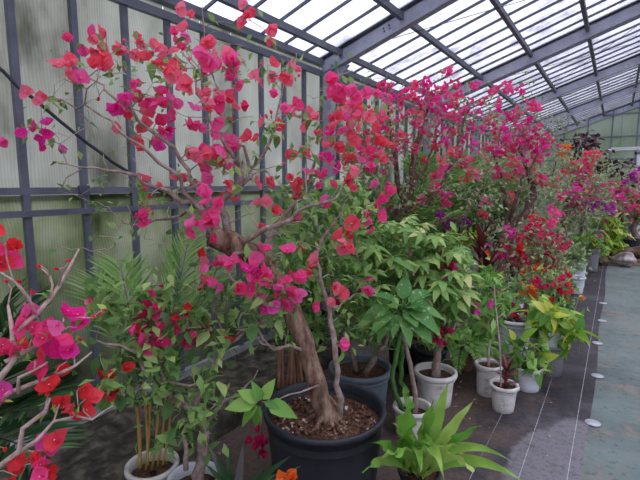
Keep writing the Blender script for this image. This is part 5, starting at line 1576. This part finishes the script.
# yellow-green shrub on the far bed
yg = Vector((0.03, 10.6, 0))
T = Plant('potted_croton', yg, 'bright yellow-green shrub beside the log at the walkway end', 'shrub', M['green_stem'], None, .1)
s_ = pot(T.o, yg, .14, .11, .2, M['terracotta'])
for i in range(4):
    T.limb([s_, s_ + Vector((rng.normal(0, .1), rng.normal(0, .1), .3)), s_ + Vector((rng.normal(0, .15), rng.normal(0, .15), .75))], [.012, .01, .006], name='stem', n=6)
for i in range(50): T.reach(at(rng.normal(614, 7), rng.uniform(218, 262), 8.9 + rng.normal(0, .15)))
T.leaves('yellow', 200, .20); T.leaves('bright', 40, .17); T.done()


# ------------------------------------------------------------------ far pots and stones
def small_potted(loc, label, spec, box, d, leaf, n, size, blooms=(), mat='leaf'):
    S = Plant('potted_shrub', loc, label, 'shrub', M['grey_branch'], M['twig'], .06)
    s_ = pot(S.o, loc, *spec)
    S.limb([s_, s_ + Vector((0, 0, .12)), at((box[0] + box[2]) / 2, (box[1] + box[3]) / 2, d)], [.014, .012, .005], name='trunk')
    for i in range(40): S.reach(at(rng.uniform(box[0], box[2]), rng.uniform(box[1], box[3]), d + rng.normal(0, .12)))
    S.leaves(leaf, n, size)
    S.foliage(n * 4, size, M[mat], .3, .06)
    for (x, y, c) in blooms:
        p = at(x, y, d - .1); S.reach(p); S.cluster(p, c, .05)
    S.done()


small_potted(Vector((-0.31, 9.3, 0)), 'green shrub with orange blooms in dark grey pot at the walkway end', (.155, .13, .42, M['grey_pot'], .016, .04, 14), (578, 236, 602, 256), 8.0, 'bright', 60, .10,
             [(584, 240, 'orange'), (596, 246, 'orange'), (578, 245, 'orange'), (600, 236, 'magenta'), (592, 240, 'orange')], 'leaf_bright')
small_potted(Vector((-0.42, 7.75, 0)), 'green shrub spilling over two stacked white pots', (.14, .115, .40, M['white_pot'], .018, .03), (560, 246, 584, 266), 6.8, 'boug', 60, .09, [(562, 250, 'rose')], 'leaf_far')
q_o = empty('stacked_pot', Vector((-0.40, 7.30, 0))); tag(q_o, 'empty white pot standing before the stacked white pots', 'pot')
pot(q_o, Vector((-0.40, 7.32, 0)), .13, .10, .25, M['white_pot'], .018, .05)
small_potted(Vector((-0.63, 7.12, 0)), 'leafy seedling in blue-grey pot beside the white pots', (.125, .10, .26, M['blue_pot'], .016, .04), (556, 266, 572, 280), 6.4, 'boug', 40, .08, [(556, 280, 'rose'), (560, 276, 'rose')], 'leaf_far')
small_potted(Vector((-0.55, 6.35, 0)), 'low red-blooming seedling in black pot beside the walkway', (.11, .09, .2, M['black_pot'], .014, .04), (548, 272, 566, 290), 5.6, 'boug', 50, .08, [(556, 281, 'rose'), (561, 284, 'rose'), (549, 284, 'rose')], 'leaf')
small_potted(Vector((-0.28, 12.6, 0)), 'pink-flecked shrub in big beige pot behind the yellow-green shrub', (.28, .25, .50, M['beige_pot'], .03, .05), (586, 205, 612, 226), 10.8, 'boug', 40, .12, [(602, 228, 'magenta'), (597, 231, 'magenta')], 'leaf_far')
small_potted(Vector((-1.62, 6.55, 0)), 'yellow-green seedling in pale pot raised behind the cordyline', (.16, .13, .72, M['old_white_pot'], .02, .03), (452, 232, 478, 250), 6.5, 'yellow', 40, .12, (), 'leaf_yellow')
small_potted(Vector((-1.78, 3.25, 0)), 'dark leafy seedling in beige pot behind the blue-grey tub', (.17, .14, .34, M['beige_pot'], .02, .04), (355, 300, 395, 335), 3.75, 'boug', 50, .09, (), 'leaf')
# flat-potted bonsai far right
bz = Vector((0.52, 13.1, 0.10))
Z = Plant('potted_bonsai', bz, 'small bonsai with pale trunk in flat grey pot on the far bed', 'bonsai', M['grey_branch'], None, .08)
s_ = pot(Z.o, bz, .34, .26, .16, M['beige_pot'], .02, .03)
Z.limb([s_, s_ + Vector((-.12, 0, .3)), s_ + Vector((.05, 0, .6))], [.09, .07, .04], name='trunk')
for i in range(30): Z.reach(s_ + Vector((rng.normal(0, .3), rng.normal(0, .2), rng.uniform(.5, 1.1))))
Z.leaves('boug', 150, .14); Z.foliage(400, .12, M['leaf'], .3, .08)
for i in range(4): Z.cluster(s_ + Vector((rng.normal(0, .3), -.2, rng.uniform(.5, 1.0))), PK, .1)
Z.done()


def blob(name, c, r, mat, label, cat, n=3, rough=.16):
    import bmesh
    bm = bmesh.new()
    bmesh.ops.create_icosphere(bm, subdivisions=n, radius=1)
    sd = rng.uniform(0, 9, 3)
    for v in bm.verts:
        k_ = 1 + rough * (math.sin(v.co.x * 4 + sd[0]) + math.sin(v.co.y * 5 + sd[1]) * .8 + math.sin(v.co.z * 6 + sd[2]) * .6) + rng.normal(0, .02)
        v.co = Vector((v.co.x * r[0], v.co.y * r[1], max(-.98, v.co.z) * r[2])) * k_
    me = bpy.data.meshes.new(name); bm.to_mesh(me); bm.free(); me.materials.append(mat)
    for p in me.polygons: p.use_smooth = True
    zmin = min(v.co.z for v in me.vertices)
    return tag(link(name, me, None, Matrix.Translation(Vector((c[0], c[1], -zmin - .01)))), label, cat)


# bed of brown litter at the end of the walkway
q = MB()
gx, gy = np.linspace(-0.35, 1.6, 14), np.linspace(10.35, 15.7, 24)
vs_ = [(x, y, 0.10 + rng.normal(0, .015) if 0 < i < 13 and 0 < j < 23 else 0.004) for j, y in enumerate(gy) for i, x in enumerate(gx)]
q.add(vs_, [(j * 14 + i, j * 14 + i + 1, (j + 1) * 14 + i + 1, (j + 1) * 14 + i) for j in range(23) for i in range(13)])
tag(q.build('floor_litter', M['log']), 'bed of brown leaf litter before the gable wall', 'bed', kind='structure')
blob('rock', (0.22, 10.18), (.20, .13, .12), M['rock'], 'white-mottled boulder at the end of the walkway', 'rock')
blob('rock', (-0.12, 10.15), (.14, .12, .08), M['log'], 'low dark boulder beside the mottled boulder', 'rock')
lg = empty('log', Vector((0.45, 10.9, 0.1))); tag(lg, 'gnarled fallen log lying behind the boulders', 'log')
P, R = catmull([Vector((-.1, 10.5, .16)), Vector((.3, 10.75, .22)), Vector((.8, 10.9, .26)), Vector((1.3, 11.2, .2))], [.08, .11, .12, .08], .08)
q = MB(); q.tube([p + rv(.012) for p in P], [r * rng.uniform(.85, 1.15) for r in R], 10); q.build('stem', M['log'], lg)
P, R = catmull([Vector((.5, 10.8, .26)), Vector((.62, 10.7, .42)), Vector((.8, 10.7, .5))], [.06, .045, .02], .05)
q = MB(); q.tube(P, R, 8); q.build('branch_stub', M['log'], lg)
# rusty stakes behind the red bush
for (x, y0, y1, d, lab) in ((530, 262, 204, 6.8, 'rusty iron stake behind the red bush'), (548, 258, 205, 7.0, 'second rusty iron stake behind the red bush, nearer the walkway')):
    a_, b_ = at(x, y0, d), at(x, y1, d)
    q = MB(); q.tube([(a_.x, a_.y, 0), (a_.x, a_.y, b_.z)], .016, 7)
    tag(q.build('iron_stake', M['rust']), lab, 'stake')
# fallen leaves and petals near the pots
dl = MB()
for i in range(260):
    x, y = rng.uniform(-1.9, -.1), rng.uniform(1.6, 9.5)
    if x > -.5 and rng.random() < .6: x -= .6
    v, f = blade(ovate, 2, 1, .3, .2, rng.uniform(-.3, .3))
    m = frame((x, y, .017), (rng.normal(), rng.normal(), 0), (rng.normal(0, .2), rng.normal(0, .2), 1), rng.uniform(.015, .04))
    dl.add([m @ Vector(p) for p in v], f, 0, float(rng.uniform(.02, .9)))
tag(dl.build('leaf_litter', M['dry']), 'dry fallen leaves strewn over the ground cover', 'leaves', kind='stuff')
